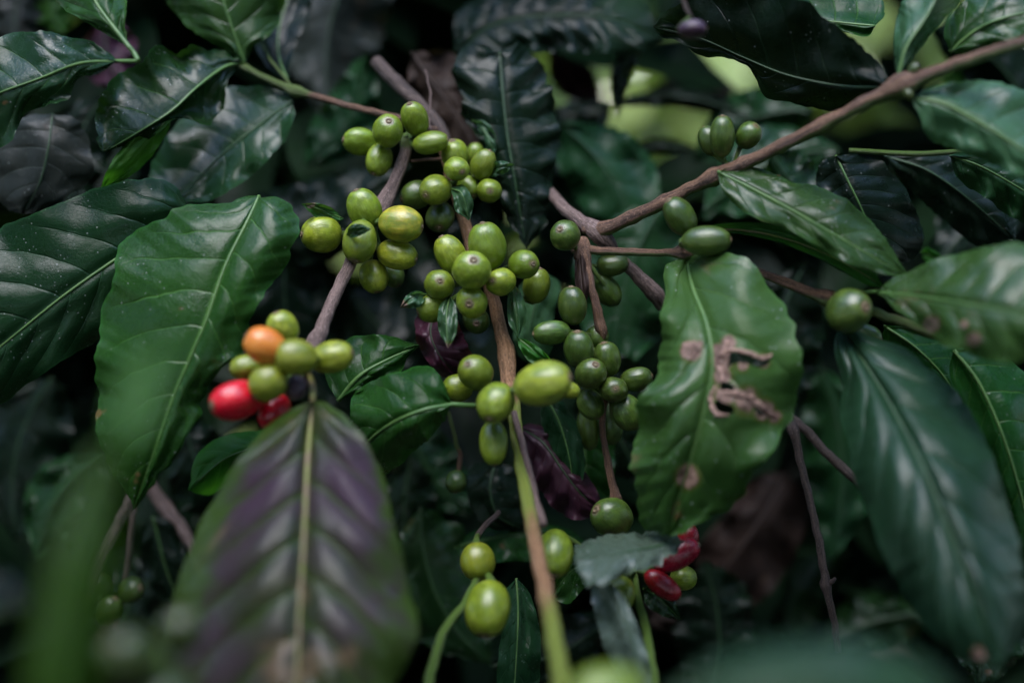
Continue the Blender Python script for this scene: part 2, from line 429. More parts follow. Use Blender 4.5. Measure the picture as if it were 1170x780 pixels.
    pts = []; rad = []
    if stalk:
        st = cr([*stalk, mid[0]], 10)
        for q in st[:-1]: pts.append(P(*q[:3])); rad.append(ribr*q[2]/F)
    for i in range(0, int(nu*.97)):
        if i % 2: continue
        v = rows[i][nv]; pts.append(v+(CAM-v).normalized()*(ribr*.0001*(1 if not under else 1)))
        rad.append(ribr*m[i][2]/F*(1-.8*i/nu))
    g = Geo(); g.add(*tube_geo(pts, rad, 8, .03, None, 0, sd)); g.build('midrib', ribmat, rp, pts[0])
    return parent if name == 'blade' else o

def Lf(label, mid, L, R, mat='deep', group=None, **kw):
    return leaf(None, mid, L, R, mat, standalone=label, group=group, **kw)

def berry(parent, x, y, d, a, b, ang, tilt, mat='g', node=None, tip=True, label=None, tipmat='tip', name='berry'):
    """a, b: half length and half width in photo pixels at that depth; ang: image angle of the blossom end; tilt: towards camera"""
    c = P(x, y, d); A = a*d/F*1.10; Bw = b*d/F*1.09
    an, tl = math.radians(ang), math.radians(tilt)
    ax = ((RT*math.cos(an)+UP*math.sin(an))*math.cos(tl) - FW*math.sin(tl)).normalized()
    sx = ax.orthogonal().normalized(); sy = ax.cross(sx)
    ro = random.uniform(0, 6.28); sx, sy = sx*math.cos(ro)+sy*math.sin(ro), sy*math.cos(ro)-sx*math.sin(ro)
    ns, nr = 36, 26; V = []; B = []; Fc = []; sd = random.uniform(0, 50)
    flat = random.uniform(.86, .96); sk = random.uniform(-.05, .05)
    for i in range(nr+1):
        t = math.pi*i/nr; z = -math.cos(t); r = math.sin(t)**.92 if 0 < i < nr else 0
        r *= 1+sk*z
        if z > .93: zz = z-.03*((z-.93)/.07)
        else: zz = z
        for k in range(ns):
            a_ = 2*math.pi*k/ns
            rr = r*(1+.022*noise.noise(Vector((math.cos(a_)*1.3+sd, math.sin(a_)*1.3, z)))*2 + .010*math.cos(a_*6+sd)*r - .02*math.exp(-(math.sin(a_)/.10)**2)*r)
            V.append(c+ax*(A*zz)+sx*(Bw*rr*math.cos(a_))+sy*(Bw*flat*rr*math.sin(a_)))
            B.append((math.cos(a_)*r, math.sin(a_)*r, z))
            if i: Fc.append(((i-1)*ns+k, (i-1)*ns+(k+1) % ns, i*ns+(k+1) % ns, i*ns+k))
    o = link_mesh(name, V, Fc, mat, parent, c, attrs={'bco': ('FLOAT_VECTOR', B)})
    if label: o['label'] = label
    if tip:      # little raised crown with a pit, where the flower was
        r0 = Bw*random.uniform(.10, .19); V = []; Fc = []; prof = [(1.25, .935), (1.05, .985), (.85, 1.012), (.6, 1.008), (.42, .975), (.12, .965)]
        for i, (pr, pz) in enumerate(prof):
            for k in range(14):
                a_ = 2*math.pi*k/14; j = 1+.13*noise.noise(Vector((k*1.7, i*.4, sd)))
                V.append(c+ax*A*pz+(sx*math.cos(a_)+sy*math.sin(a_))*r0*pr*j)
                if i: Fc.append(((i-1)*14+k, (i-1)*14+(k+1) % 14, i*14+(k+1) % 14, i*14+k))
        Fc.append(tuple(5*14+k for k in range(14)))
        link_mesh('berry_tip', V, Fc, tipmat, o, c+ax*A)
    if node:
        s0 = c-ax*A*.97; e = P(*node); mdp = (s0+e)/2-ax*A*.15
        g = Geo(); g.add(*tube_geo([s0+ax*A*.1, s0, mdp, e], [Bw*.22, Bw*.2, Bw*.15, Bw*.18], 8, .1, [1, 1, .7, .3])); g.build('fruit_stalk', 'green_stem', o, s0)
    return o

# =================================================================== BRANCH A  (left, mauve brown)
G_BR = 'fruiting coffee branches'
A = empty('coffee_branch', P(463, 168, .478)); tag(A, 'mauve brown branch slanting down left, carrying the orange and red berries at its lower end', 'coffee branch', G_BR)
g = Geo()
g.add(*path_tube([(466,160,.480,8.0,.9),(462,178,.478,8.6,.2),(452,205,.475,8.6),(437,236,.470,9.5,.1),(418,270,.462,9),(400,302,.452,9),(382,340,.444,9),(366,378,.436,9.5),(352,412,.428,10),(345,440,.42,9)], 60, nodes=[(437,236,.35,18),(360,395,.3,22),(466,162,.15,8)]))
g.build('stem', 'bark', A, P(463, 168, .478))
nA2 = (428,262,.468); nR = (350,418,.428)
for q in [(367,268,.462,21.5,20,182,25,'gy'),(416,238,.458,21.5,18.5,112,20,'g'),(458,256,.452,24,19,-8,10,'yo'),(411,276,.450,23.5,18.5,262,20,'g'),
          (454,291,.458,22,16.5,-15,12,'gy'),(427,316,.462,18,15.5,285,15,'gy'),(449,314,.475,14,12,300,10,'gd')]:
    berry(A, *q, node=nA2)
for q in [(270,457,.402,28.5,23,192,38,'r','glossy red ripe berry'),(314,471,.413,21,18,250,30,'r','red ripe berry half behind the purplish leaf'),
          (303,395,.398,23,20,150,15,'o','orange ripening berry')]:
    berry(A, *q[:8], node=nR, label=q[8])
for q in [(323,375,.418,19,17,110,20,'gy'),(338,408,.398,23,19.5,175,25,'gy'),(379,408,.410,24,18,12,10,'gy'),(306,437,.398,21,20,230,20,'gy'),(281,419,.416,17,14,190,10,'gy')]:
    berry(A, *q, node=nR)
berry(A, 338, 443, .407, 14, 12.5, 250, 40, 'b', node=nR, label='small shrivelled brown berry')
# bracts and leaflets
leaf(A, [(392,250,.465),(368,240,.458),(344,233,.455)], [(380,238),(362,232)], [(385,254),(364,250)], 'old', nu=24, nv=8, N=4, ribr=1.2, wither=[(355,232,7)])
leaf(A, [(396,268,.446),(405,264,.440),(424,262,.438)], [(400,258),(412,256)], [(402,272),(414,268)], 'deep', nu=20, nv=6, N=3, ribr=1)
# the purplish leaf hanging from the end of the branch
leaf(A, [(357,458,.400),(352,520,.385),(348,600,.368),(343,690,.352),(338,800,.335),(336,860,.325)],
     [(335,466),(305,487),(272,525),(245,570),(218,625),(195,690),(178,760),(215,830)],
     [(378,462),(408,490),(432,530),(449,585),(460,645),(476,700),(474,735),(450,780),(400,835)],
     'purple', zl=.020, zr=.006, zc=.02, N=7.6, K=1.7, wave=.0026, quilt=.0046, nu=150, nv=34, ribmat='riby', ribr=3.6,
     stalk=[(350,420,.428),(357,438,.410)], label='large purplish leaf with yellow midrib', rag=.6)

# =================================================================== TWIG with leaves, upper left
T = empty('coffee_twig', P(300, 96, .50)); tag(T, 'thin red brown twig with four green leaves, ending in the uppermost green berries', 'coffee twig')
g = Geo()
g.add(*path_tube([(272,72,.505,3.5,1),(300,88,.502,4.5,1),(338,104,.498,5.6,.8),(370,113,.494,4.8,.1),(410,124,.490,4.8),(450,134,.487,5),(472,142,.486,6),(500,150,.49,5)], 44, lump=.06, nodes=[(338,104,.7,8),(280,76,.5,7)]))
g.add(*path_tube([(338,106,.498,3,.6),(326,90,.500,2.5,.9),(312,72,.506,2.2,1),(300,52,.515,2,1)], 14, 8))
g.build('stem', 'barkr', T, P(300, 96, .50))
nT = (470,152,.486)
for q in [(411,162,.480,18,15.5,176,20,'g'),(443,150,.470,18,17.5,70,62,'g'),(474,136,.474,19.5,14.5,108,42,'g'),(492,163,.472,19.5,13,8,12,'g'),(433,183,.478,18,15,252,22,'g')]:
    berry(T, *q, node=nT)
wl = leaf(T, [(278,72,.498),(256,77,.490),(225,100,.476),(197,126,.468),(165,147,.464),(119,174,.468)],
     [(262,62),(225,52),(206,62),(180,52),(163,70),(130,88),(113,115),(109,145),(112,164)],
     [(266,84),(259,97),(257,115),(247,134),(234,144),(214,136),(196,138),(176,156),(150,166),(134,170)],
     'deep', zl=.010, zr=.012, zc=-.02, N=6.5, wave=.0040, wf=4, quilt=.0010, nu=120, nv=26, ribr=2.0, rag=1.2)
leaf(wl, [(190,136,.474),(165,165,.470),(140,195,.470),(115,217,.474)], [(172,138),(150,158),(132,178),(120,200)], [(194,145),(176,175),(156,196),(134,210)],
     'bright', N=4, nu=50, nv=12, zl=-.003, zr=.008, ribr=1.2, name='folded_tip')
leaf(T, [(335,114,.500),(300,140,.500),(250,180,.498),(205,225,.492),(171,258,.488)],
     [(318,102),(285,98),(240,108),(195,150),(172,195),(168,230)],
     [(336,135),(322,165),(292,196),(262,218),(238,230),(212,232),(190,244)],
     'deep', zl=.012, zr=-.008, N=8, wave=.0018, quilt=.0008, nu=120, nv=26, ribr=1.7, ribmat='ribd')
leaf(T, [(280,72,.503),(268,40,.500),(255,0,.498),(245,-40,.50)],
     [(262,60),(235,45),(208,25),(195,5),(192,-25)], [(292,52),(315,32),(325,8),(322,-20),(290,-38)],
     'old', zl=.012, zr=.012, N=5, wave=.003, quilt=.0012, nu=80, nv=22, ribr=1.8)
leaf(T, [(330,96,.505),(318,60,.52),(322,20,.53),(345,-40,.54)], [(300,70),(288,30),(300,-10)], [(335,60),(352,20),(360,-20)], 'dark', N=6, nu=50, nv=12, zl=.01)

# =================================================================== BRANCH B (centre)
B = empty('coffee_branch', P(525, 170, .50)); tag(B, 'central branch running down through the middle berries, turning orange and green towards the bottom edge', 'coffee branch', G_BR)
g = Geo()
g.add(*path_tube([(505,165,.505,6),(517,205,.492,8),(528,245,.480,8.5),(541,285,.472,8.5),(560,330,.466,9),(571,372,.460,9.5),(578,402,.455,11,.2),(582,440,.448,10.5,.1),
                  (588,480,.440,9.5,.7),(597,540,.425,9.5,.75),(608,600,.405,10,.4),(620,660,.385,11,.2),(632,720,.362,12.5,.55),(645,800,.335,14,.8)], 110, nodes=[(581,405,.25,14),(584,455,.2,18),(541,290,.3,20),(518,205,.25,16)]))
g.build('stem', 'barkb', B, P(525, 170, .50))
g = Geo(); g.add(*path_tube([(587,470,.436,4.5),(600,520,.428,5.5),(612,570,.416,6),(621,600,.404,5)], 20, 8, .15)); g.build('dead_twig', 'bark', B, P(587, 470, .436))
g = Geo(); g.add(*path_tube([(470,184,.478,2),(500,182,.482,2.4),(515,184,.49,2.2)], 12, 8)); g.build('dead_twig', 'barkr', B, P(470,184,.478))
nB1 = (522,208,.488); nB2 = (550,318,.468); nB3 = (578,450,.448)
for q in [(520,178,.480,17.5,16.5,100,30,'g'),(522,193,.466,14.5,13.5,-40,55,'g'),(543,176,.492,12,11,90,10,'g'),(552,188,.474,17,13.5,62,20,'g'),(498,217,.468,18.5,16.5,218,48,'g'),
          (475,223,.480,17,16,200,20,'gd'),(535,215,.478,14,12.5,300,35,'g'),(559,218,.472,14.5,13.5,300,80,'g'),(503,248,.476,17,16,268,42,'gd')]:
    berry(B, *q, node=nB1)
for q in [(557,281,.452,25.5,20.5,103,15,'g'),(515,291,.456,22,16.5,118,10,'gy'),(539,309,.438,22,20.5,75,62,'g'),(502,325,.448,17.5,16.5,60,78,'g'),(494,352,.452,17,15.5,200,20,'g'),
          (539,345,.444,19,18,230,80,'g'),(572,322,.446,17,16,178,60,'g'),(598,302,.450,20.5,15.5,-4,60,'g'),(613,326,.466,19,16.5,80,15,'g')]:
    berry(B, *q, node=nB2)
berry(B, 544, 366, .462, 15, 15, 280, 75, 'gd', node=nB2, tipmat='wither', label='dark green berry with a pink scar at its tip')
for q in [(543,425,.434,20,18.5,130,55,'g'),(566,460,.420,23,21,250,40,'g'),(523,443,.446,16,15,180,10,'g'),(564,506,.428,24,15.5,272,15,'g')]:
    berry(B, *q, node=nB3)
berry(B, 620, 438, .410, 32, 24, 14, 20, 'y', node=nB3, label='large yellow berry')
berry(B, 650, 445, .43, 12, 10, -20, 0, 'gy', node=nB3, tip=False)
# bracts
leaf(B, [(514,215,.468),(528,222,.460),(536,252,.462)], [(518,226),(520,240)], [(530,212),(541,232)], 'pale', nu=30, nv=8, N=3, ribr=.9, zl=.002, zr=.003, quilt=.0003)
leaf(B, [(556,198,.482),(570,192,.472),(588,188,.474)], [(562,186),(575,184)], [(562,202),(577,198)], 'pale', nu=24, nv=8, N=4, ribr=1, quilt=.0008)
leaf(B, [(488,336,.452),(474,338,.446),(457,351,.446)], [(476,332),(464,338)], [(480,350),(468,352)], 'pale', nu=24, nv=8, N=3, ribr=1, wither=[(459,350,9)])
leaf(B, [(514,338,.448),(510,362,.440),(512,398,.436)], [(502,350),(501,376)], [(521,350),(522,378)], 'pale', nu=30, nv=8, N=3, ribr=.9, zl=.003, quilt=.0002, wither=[(512,398,9)])
leaf(B, [(584,322,.458),(589,350,.450),(592,386,.450)], [(580,340),(581,368)], [(596,336),(602,362)], 'pale', nu=30, nv=8, N=3, ribr=.8, zl=.003, quilt=.0002)
leaf(B, [(590,385,.452),(612,402,.447),(640,425,.45)], [(605,390),(622,402)], [(596,402),(612,418)], 'bright', nu=30, nv=8, N=5, ribr=1.2)
# glossy leaf to the left on its own stalk
leaf(B, [(517,462,.430),(485,468,.425),(450,482,.428),(420,505,.436),(410,530,.442)],
     [(512,448),(503,430),(488,418),(460,424),(430,432),(404,452),(400,480),(400,505)],
     [(508,478),(492,500),(468,520),(448,538),(425,545)],
     'mid', zl=.012, zr=.014, zc=.01, N=6, wave=.0022, quilt=.0014, nu=90, nv=22, ribr=3, stalk=[(560,462,.440),(540,463,.434)], under=False)
# withered wine coloured leaf hung below the middle berries
leaf(B, [(500,352,.470),(492,380,.466),(505,410,.462),(530,432,.468)], [(476,362),(476,388),(488,412),(505,430)], [(520,362),(530,385),(540,405),(545,425)], 'wine', nu=60, nv=16, N=6, wave=.006, quilt=.0025, zl=.01, zr=-.006, ribmat='ribd', label='shrivelled wine red leaf under the berries')

# =================================================================== BRANCH C (right)
C = empty('coffee_branch', P(1170, 45, .40)); tag(C, 'long red brown branch entering at the upper right, forking at the hanging dark green berries', 'coffee branch', G_BR)
g = Geo()
g.add(*path_tube([(1260,15,.385,9,.5),(1170,48,.392,9,.5),(1110,68,.398,9,.45),(1060,86,.404,10,.2),(1028,99,.408,11.5,.1),(990,117,.414,9.5,.3),(930,148,.424,9.2,.15),(870,178,.434,9,0),
                  (820,200,.442,10),(790,215,.448,9),(740,240,.456,9.5),(702,257,.462,9),(684,263,.4655,8.5),(666,262,.468,6)], 120, sidegreen=.75, nodes=[(1030,97,.6,16),(985,119,.2,7),(940,143,.38,9),(893,168,.2,6),(850,188,.25,6),(815,202,.42,9),(760,231,.25,6),(722,249,.2,5),(685,262,.4,14)], lump=.07))
g.build('stem', 'barkr', C, P(1170, 45, .40))
g = Geo()
g.add(*path_tube([(596,188,.515,6.5),(628,220,.500,7.5),(645,238,.482,8.5),(665,254,.472,9.5),(684,266,.466,11),(705,292,.470,8.5),(728,315,.474,9.5),(745,333,.476,12),(758,348,.480,11)], 50, nodes=[(684,266,.35,16)], lump=.13))
g.build('old_stem', 'bark', C, P(628, 220, .500))
g = Geo()
g.add(*path_tube([(655,284,.470,7),(680,286,.462,6,.2),(720,288,.455,5.6,.35),(762,289,.448,5.5,.35),(782,288,.445,8,.1),(800,292,.444,6,.6),(840,302,.445,5.5,.4),(875,314,.442,6.5,.1),(910,328,.438,7.5,.1),(945,341,.434,8.5,.5),
                  (985,352,.430,7,1),(1030,368,.425,7,1),(1075,385,.420,7,1),(1120,400,.415,6.5,1)], 110, sidegreen=.6, nodes=[(782,288,.8,8),(948,342,.6,12)]))
g.build('side_twig', 'barkr', C, P(655, 284, .470))
g = Geo()
g.add(*path_tube([(664,275,.466,9),(668,300,.462,8),(676,330,.458,6.5),(684,362,.458,6),(690,400,.462,5.5),(694,440,.468,5),(688,480,.470,4.5),(692,515,.470,4.8),(698,545,.468,5.5),(704,572,.466,6)], 70, nodes=[(664,290,.5,14),(684,375,.5,14),(704,572,.6,8)], lump=.16))
g.build('hanging_twig', 'barkr', C, P(664, 275, .466))
nC1 = (672,300,.462); nC2 = (686,385,.463); nC3 = (698,450,.47)
for q in [(646,269,.456,17,16.5,140,60,'gd',nC1),(700,302,.470,17,13,8,10,'gd',nC1),(692,330,.474,21,14.5,128,10,'gd',nC1),
          (654,349,.452,20.5,16.5,95,10,'gd',nC1),(630,380,.450,20.5,13.5,184,14,'gd',nC2),(661,399,.450,20.5,16.5,95,20,'gd',nC2),(681,386,.462,14,12.5,45,10,'gd',nC2),
          (694,410,.458,19,14.5,105,18,'gd',nC2),(675,427,.448,18.5,17,70,52,'gd',nC3),(701,445,.450,16.5,15.5,70,84,'gd',nC3),(727,433,.460,17.5,13.5,12,12,'gd',nC3),
          (675,462,.458,17,14,300,12,'gd',nC3),(717,471,.455,20,17,118,14,'gd',nC3),(699,484,.478,22,13,92,0,'gd',nC3),(672,488,.482,24,13,275,0,'gd',nC3)]:
    berry(C, *q[:8], node=q[8])
nC4 = (785,284,.446)
for q in [(777,247,.440,22,17.5,128,14,'gd',nC4),(807,275,.432,26,16,0,12,'gd',nC4)]: berry(C, *q[:8], node=q[8])
nC5 = (838,192,.440)
for q in [(825,156,.440,22,15.5,92,18,'gd',nC5),(855,155,.442,15,13.5,55,45,'gd',nC5),(810,161,.450,16,12,110,0,'gd',nC5)]: berry(C, *q[:8], node=q[8])
for q in [(970,355,.416,25,24,18,62,'gd',(950,345,.434)),(985,384,.440,20,14,-10,20,'gd',(955,350,.434))]: berry(C, *q[:8], node=q[8])
berry(C, 699, 591, .448, 24, 21, 150, 30, 'gd', node=(704,572,.466))
leaf(C, [(662,285,.462),(664,318,.456),(668,352,.456)], [(657,300),(658,330)], [(669,300),(673,330)], 'dead', nu=30, nv=6, N=4, ribr=1, zl=.003)
# torn leaf
torn = leaf(C, [(784,294,.446),(792,330,.430),(808,372,.414),(814,420,.406),(803,475,.403),(786,535,.406),(762,612,.414)],
     [(762,304),(758,330),(756,365),(757,400),(740,440),(731,465),(727,490),(722,525),(728,570),(734,600)],
     [(800,288),(825,287),(850,299),(878,322),(897,350),(912,395),(915,430),(910,468),(893,492),(884,515),(858,545),(845,570),(818,590),(785,604)],
     'old', rag=1.5, zl=.012, zr=.002, zc=.012, N=6.5, K=1.6, wave=.0038, wf=3.5, quilt=.0028, nu=190, nv=52, ribr=2.6, stalk=[(786,288,.447)],
     holes=[[(834,404),(842,402),(852,404),(862,407),(872,413),(881,410),(878,416),(868,420),(856,416),(846,414),(838,415),(830,420)], [(815,462),(820,456),(827,460),(836,463),(840,469),(830,476),(820,473)],
            [(826,434),(834,437),(840,443),(832,449),(822,444)], [(860,462),(868,466),(874,473),(866,474)]],
     wither=[(790,401,15),(783,395,6),(820,400,9),(832,392,11),(826,412,16),(848,418,9),(872,412,10),(826,430,14),(830,452,18),(852,458,20),(872,468,16),(885,476,10),(786,545,17),(800,392,4)],
     label='large spotted leaf with a torn brown hole')
SURF = list(LASTP)
def crumple(parent, pts, w, seed, name='withered_edge', mat='wither'):
    pts = [(x, y, min(SURF, key=lambda q: (q[0]-x)**2+(q[1]-y)**2)[2]-.0006) for x, y, _ in pts]
    sm = cr(pts, 36); V = []; Fc = []
    for i, q in enumerate(sm):
        tx = sm[min(i+1, 36)][0]-sm[max(i-1, 0)][0]; ty = sm[min(i+1, 36)][1]-sm[max(i-1, 0)][1]; l = math.hypot(tx, ty)+1e-6
        nx, ny = -ty/l, tx/l; ww = w*(.35+.6*math.sin(math.pi*i/36)**.6)*(1+.9*noise.noise(Vector((i*.33, seed, 0))))
        for k in range(11):
            a = -1.9+3.8*k/10+.8*noise.noise(Vector((i*.2, seed, 5)))
            rr = ww*(.85+.55*noise.noise(Vector((i*.55, k*.7, seed)))+.35*noise.noise(Vector((i*1.3, k*1.5, seed+4))))
            V.append(P(q[0]+nx*rr*math.sin(a), q[1]+ny*rr*math.sin(a), q[2]-(math.cos(a))*rr*q[2]/F*.3))
            if i and k: Fc.append(((i-1)*11+k-1, (i-1)*11+k, i*11+k, i*11+k-1))
    return link_mesh(name, V, Fc, mat, parent, V[0])
crumple(torn, [(831,388,0),(829,402,0),(822,412,0),(824,424,0),(826,436,0)], 4.5, 1)
crumple(torn, [(824,403,0),(838,400,0),(856,403,0),(872,409,0),(883,404,0)], 3.0, 2)
crumple(torn, [(818,440,0),(812,455,0),(818,472,0),(832,474,0)], 3.4, 3)
crumple(torn, [(826,448,0),(842,450,0),(858,456,0),(874,468,0),(888,478,0)], 4.6, 4)
# other leaves of the same branch
leaf(C, [(820,196,.438),(860,216,.430),(905,240,.424),(950,266,.420),(995,292,.418),(1040,318,.42)],
     [(850,190),(882,197),(908,209),(935,213),(965,228),(995,252),(1015,278),(1032,305)],
     [(824,214),(840,234),(866,250),(900,262),(935,282),(965,300),(1000,312)],
     'old', zl=.012, zr=-.002, zc=.006, N=8, wave=.0018, quilt=.0012, nu=120, nv=26, ribr=2.0)
leaf(C, [(788,268,.450),(830,262,.446),(880,268,.440),(930,284,.436),(975,306,.432),(1010,328,.430)],
     [(815,257),(860,254),(905,262),(950,276),(990,300)], [(825,266),(875,273),(925,291),(965,312),(992,326)], 'mid', zl=-.014, zr=.004, N=7, nu=90, nv=16, ribr=1.6, under=True, ribmat='riby')
leaf(C, [(1000,333,.420),(1045,338,.402),(1100,347,.382),(1170,360,.366),(1260,385,.355)],
     [(1020,318),(1060,300),(1110,286),(1170,280),(1220,310)], [(1018,350),(1050,372),(1090,398),(1130,412),(1175,412),(1225,405)],
     'old', zl=.014, zr=.002, N=8.5, wave=.002, quilt=.0022, nu=110, nv=28, ribr=2.6, stalk=[(948,342,.434),(975,335,.43)], wither=[(1065,370,12),(1113,388,10),(1102,370,6)])
leaf(C, [(960,372,.428),(985,410,.412),(1022,470,.390),(1058,540,.370),(1090,620,.356),(1118,690,.346),(1140,760,.34)],
     [(955,390),(958,430),(966,490),(975,540),(990,580),(1008,630),(1035,680),(1060,720),(1095,750)],
     [(990,382),(1035,400),(1080,435),(1115,480),(1140,540),(1160,610),(1172,680),(1165,735)],
     'violet', zl=.016, zr=.020, zc=.016, N=7, K=1.6, wave=.0026, quilt=.0048, nu=150, nv=34, ribr=1.9, stalk=[(948,346,.434),(953,358,.43)], ribmat='ribd',
     wither=[(1118,745,9)])
leaf(C, [(1018,100,.416),(960,98,.430),(900,86,.440),(850,66,.448),(800,44,.455),(745,30,.46)],
     [(1012,80),(985,52),(945,22),(905,-2),(850,-15),(800,-8),(765,10)], [(1000,118),(955,127),(915,120),(878,112),(855,78),(828,66),(800,64),(775,46),(755,44)],
     'dark', zl=-.012, zr=.010, N=8, wave=.0026, quilt=.0010, nu=130, nv=28, ribr=1.6, ribmat='ribd', rag=1.2)
leaf(C, [(1026,90,.410),(1035,55,.410),(1058,20,.412),(1085,-30,.416)], [(1022,60),(1024,25),(1038,-8)], [(1052,55),(1078,25),(1100,-5)], 'pale', zl=.012, zr=.02, N=5, nu=70, nv=18, ribr=2.4)
leaf(C, [(1040,112,.408),(1075,118,.402),(1110,135,.398),(1170,172,.392),(1230,215,.39)], [(1065,100),(1110,92),(1160,100),(1210,140)], [(1050,132),(1062,158),(1100,175),(1150,195),(1200,222)],
     'pale', zl=.014, zr=.008, N=7, wave=.002, quilt=.0018, nu=100, nv=24, ribr=3)
berry(C, 1044, 80, .405, 8, 6, 60, 20, 'gs', node=(1040,90,.408), label='tiny dark fruitlet at the leaf joint')
berry(C, 1038, 108, .402, 6, 5, -60, 20, 'gs', node=(1034,98,.408))

# =================================================================== low fruit: three stalks at the bottom
D = empty('coffee_twig', P(546, 610, .44)); tag(D, 'drooping dark twig with two yellowish green berries near the bottom centre', 'coffee twig')
g = Geo(); g.add(*path_tube([(570,585,.47,4),(548,608,.455,4.5),(545,625,.45,5),(552,660,.446,4,.5),(560,690,.45,4,.6)], 24, 10, .15)); g.build('stem', 'barkd', D, P(546, 610, .44))
berry(D, 546, 641, .432, 20, 18.5, 275, 10, 'gy', node=(546,612,.45)); berry(D, 557, 695, .416, 30, 25.5, 262, 28, 'g', node=(552,655,.44))
g = Geo(); g.add(*path_tube([(548,655,.430,4.5,1),(530,690,.420,5.5,1),(505,725,.405,6.5,1),(485,800,.39,8,1)], 30, 10)); g.build('green_shoot', 'green_stem', D, P(548, 655, .43))
E = empty('coffee_twig', P(730, 690, .42)); tag(E, 'green shoot with two dark red berries tucked under the torn leaf', 'coffee twig')
g = Geo(); g.add(*path_tube([(722,640,.45,5,1),(728,680,.435,6,1),(738,720,.415,6.5,1),(750,800,.39,8,1)], 30, 12)); g.build('stem', 'green_stem', E, P(722, 640, .45))
nE = (728,655,.448)
berry(E, 773, 634, .440, 27, 15, 28, 8, 'rd', node=nE); berry(E, 786, 616, .452, 17, 12, 80, 0, 'rd', node=nE)
berry(E, 757, 668, .436, 22, 12, -35, 10, 'rd', node=nE); berry(E, 781, 660, .455, 14, 13, 0, 0, 'g', node=nE)
berry(E, 706, 680, .430, 21, 18, 250, 20, 'gy', node=nE); berry(E, 634, 632, .432, 27, 20, 265, 40, 'g', node=(680,640,.45))
leaf(E, [(780,618,.425),(745,625,.410),(705,632,.402),(655,640,.400)], [(765,606),(730,608),(690,612),(662,622)], [(762,640),(725,652),(690,668),(668,662)],
     'silver', rag=3, zl=.020, zr=-.010, N=6, wave=.0022, quilt=.0012, nu=90, nv=22, ribr=2, label='pale silvery reflective leaf', ribmat='ribd')
leaf(E, [(690,660,.405),(705,690,.398),(722,730,.392),(735,800,.388)], [(676,675),(682,710),(700,760)], [(712,680),(730,720),(745,770)], 'silver', zl=.01, zr=.002, N=7, nu=60, nv=14, wave=.001, quilt=.0008, ribmat='ribd')
leaf(E, [(735,672,.44),(752,682,.436),(778,708,.44)], [(748,668),(770,684)], [(738,690),(758,704)], 'deep', nu=40, nv=10, N=5, quilt=.001)
leaf(E, [(728,640,.452),(690,640,.455),(655,650,.46),(630,680,.465)], [(700,625),(665,630),(640,650)], [(700,655),(670,670),(648,690)], 'mid', nu=50, nv=12, N=6)

# =================================================================== dead twigs
g = Geo(); g.add(*path_tube([(890,470,.475,6),(905,488,.47,6.5),(914,525,.468,5.5),(925,570,.466,5.5),(937,625,.464,5.5),(944,670,.464,5.5),(952,705,.466,5),(958,745,.468,4.5)], 60, nodes=[(905,490,.4,9),(944,668,.5,7)], lump=.12))
tw = empty('dry_twig', P(905, 488, .47)); tag(tw, 'bare brown twig hanging straight down below the torn leaf', 'dry twig'); g.build('stem', 'barkd', tw, P(905, 488, .47))
g = Geo(); g.add(*path_tube([(944,668,.464,5),(951,664,.462,3.4),(954,660,.461,2)], 8, 8)); g.build('bud_stub', 'barkd', tw, P(944, 668, .464))
g = Geo(); g.add(*path_tube([(880,462,.485,6.5),(915,486,.482,6.5),(945,518,.480,6.5),(975,545,.478,7),(1010,575,.475,7)], 40, lump=.1))
tw = empty('dry_twig', P(915, 486, .482)); tag(tw, 'olive brown twig slanting right behind the dark drooping leaf', 'dry twig'); g.build('stem', 'barkd', tw, P(915, 486, .482))
g = Geo(); g.add(*path_tube([(165,545,.52,7),(148,572,.515,8),(128,610,.51,8.5),(108,650,.50,9),(85,710,.49,9)], 44, lump=.12))
tw = empty('coffee_twig', P(148, 572, .515)); tag(tw, 'thick brown twig at the lower left with three small dark berries', 'coffee twig'); g.build('stem', 'bark', tw, P(148, 572, .515))
for q in [(124,697,.50,18,14,60,20,'gd'),(114,672,.515,16,13,90,0,'gd'),(149,674,.52,16,14,20,30,'gd')]: berry(tw, *q, node=(112,680,.51))
g = Geo(); g.add(*path_tube([(152,580,.53,4.5),(148,620,.53,4.5),(142,665,.53,4),(130,720,.53,4)], 30, lump=.1))
tw = empty('dry_twig', P(150, 580, .53)); tag(tw, 'thin brown twig beside the thick one at the lower left', 'dry twig'); g.build('stem', 'bark', tw, P(150, 580, .53))
g = Geo(); g.add(*path_tube([(165,545,.54,8),(185,575,.54,10),(205,600,.535,9),(222,625,.53,8),(240,650,.53,7)], 30, lump=.2))
tw = empty('dry_twig', P(180, 570, .54)); tag(tw, 'knobbly reddish brown twig behind the left edge of the purplish leaf', 'dry twig'); g.build('stem', 'bark', tw, P(180, 570, .54))
g = Geo(); g.add(*path_tube([(512,470,.49,2.6,1),(520,500,.49,2.6,.8),(526,525,.492,3.4,0),(522,545,.492,2.6)], 20, 8))
tw = empty('coffee_twig', P(515, 480, .49)); tag(tw, 'hair thin stalk with one tiny dark berry left of the lower middle berries', 'coffee twig'); g.build('stem', 'barkr', tw, P(515, 480, .49))
berry(tw, 521, 550, .49, 12, 11.5, 270, 20, 'gd')
g = Geo(); g.add(*path_tube([(430,70,.515,9),(450,92,.51,10),(478,118,.505,9),(505,150,.50,8),(515,190,.498,8)], 34, lump=.12))
tw = empty('dry_twig', P(440, 80, .51)); tag(tw, 'stout grey brown twig behind the uppermost berries', 'dry twig'); g.build('stem', 'barkd', tw, P(440, 80, .51))
g = Geo(); g.add(*path_tube([(486,80,.495,1.2),(492,110,.49,1.6),(490,135,.486,1.6),(493,150,.484,1.4)], 20, 6))
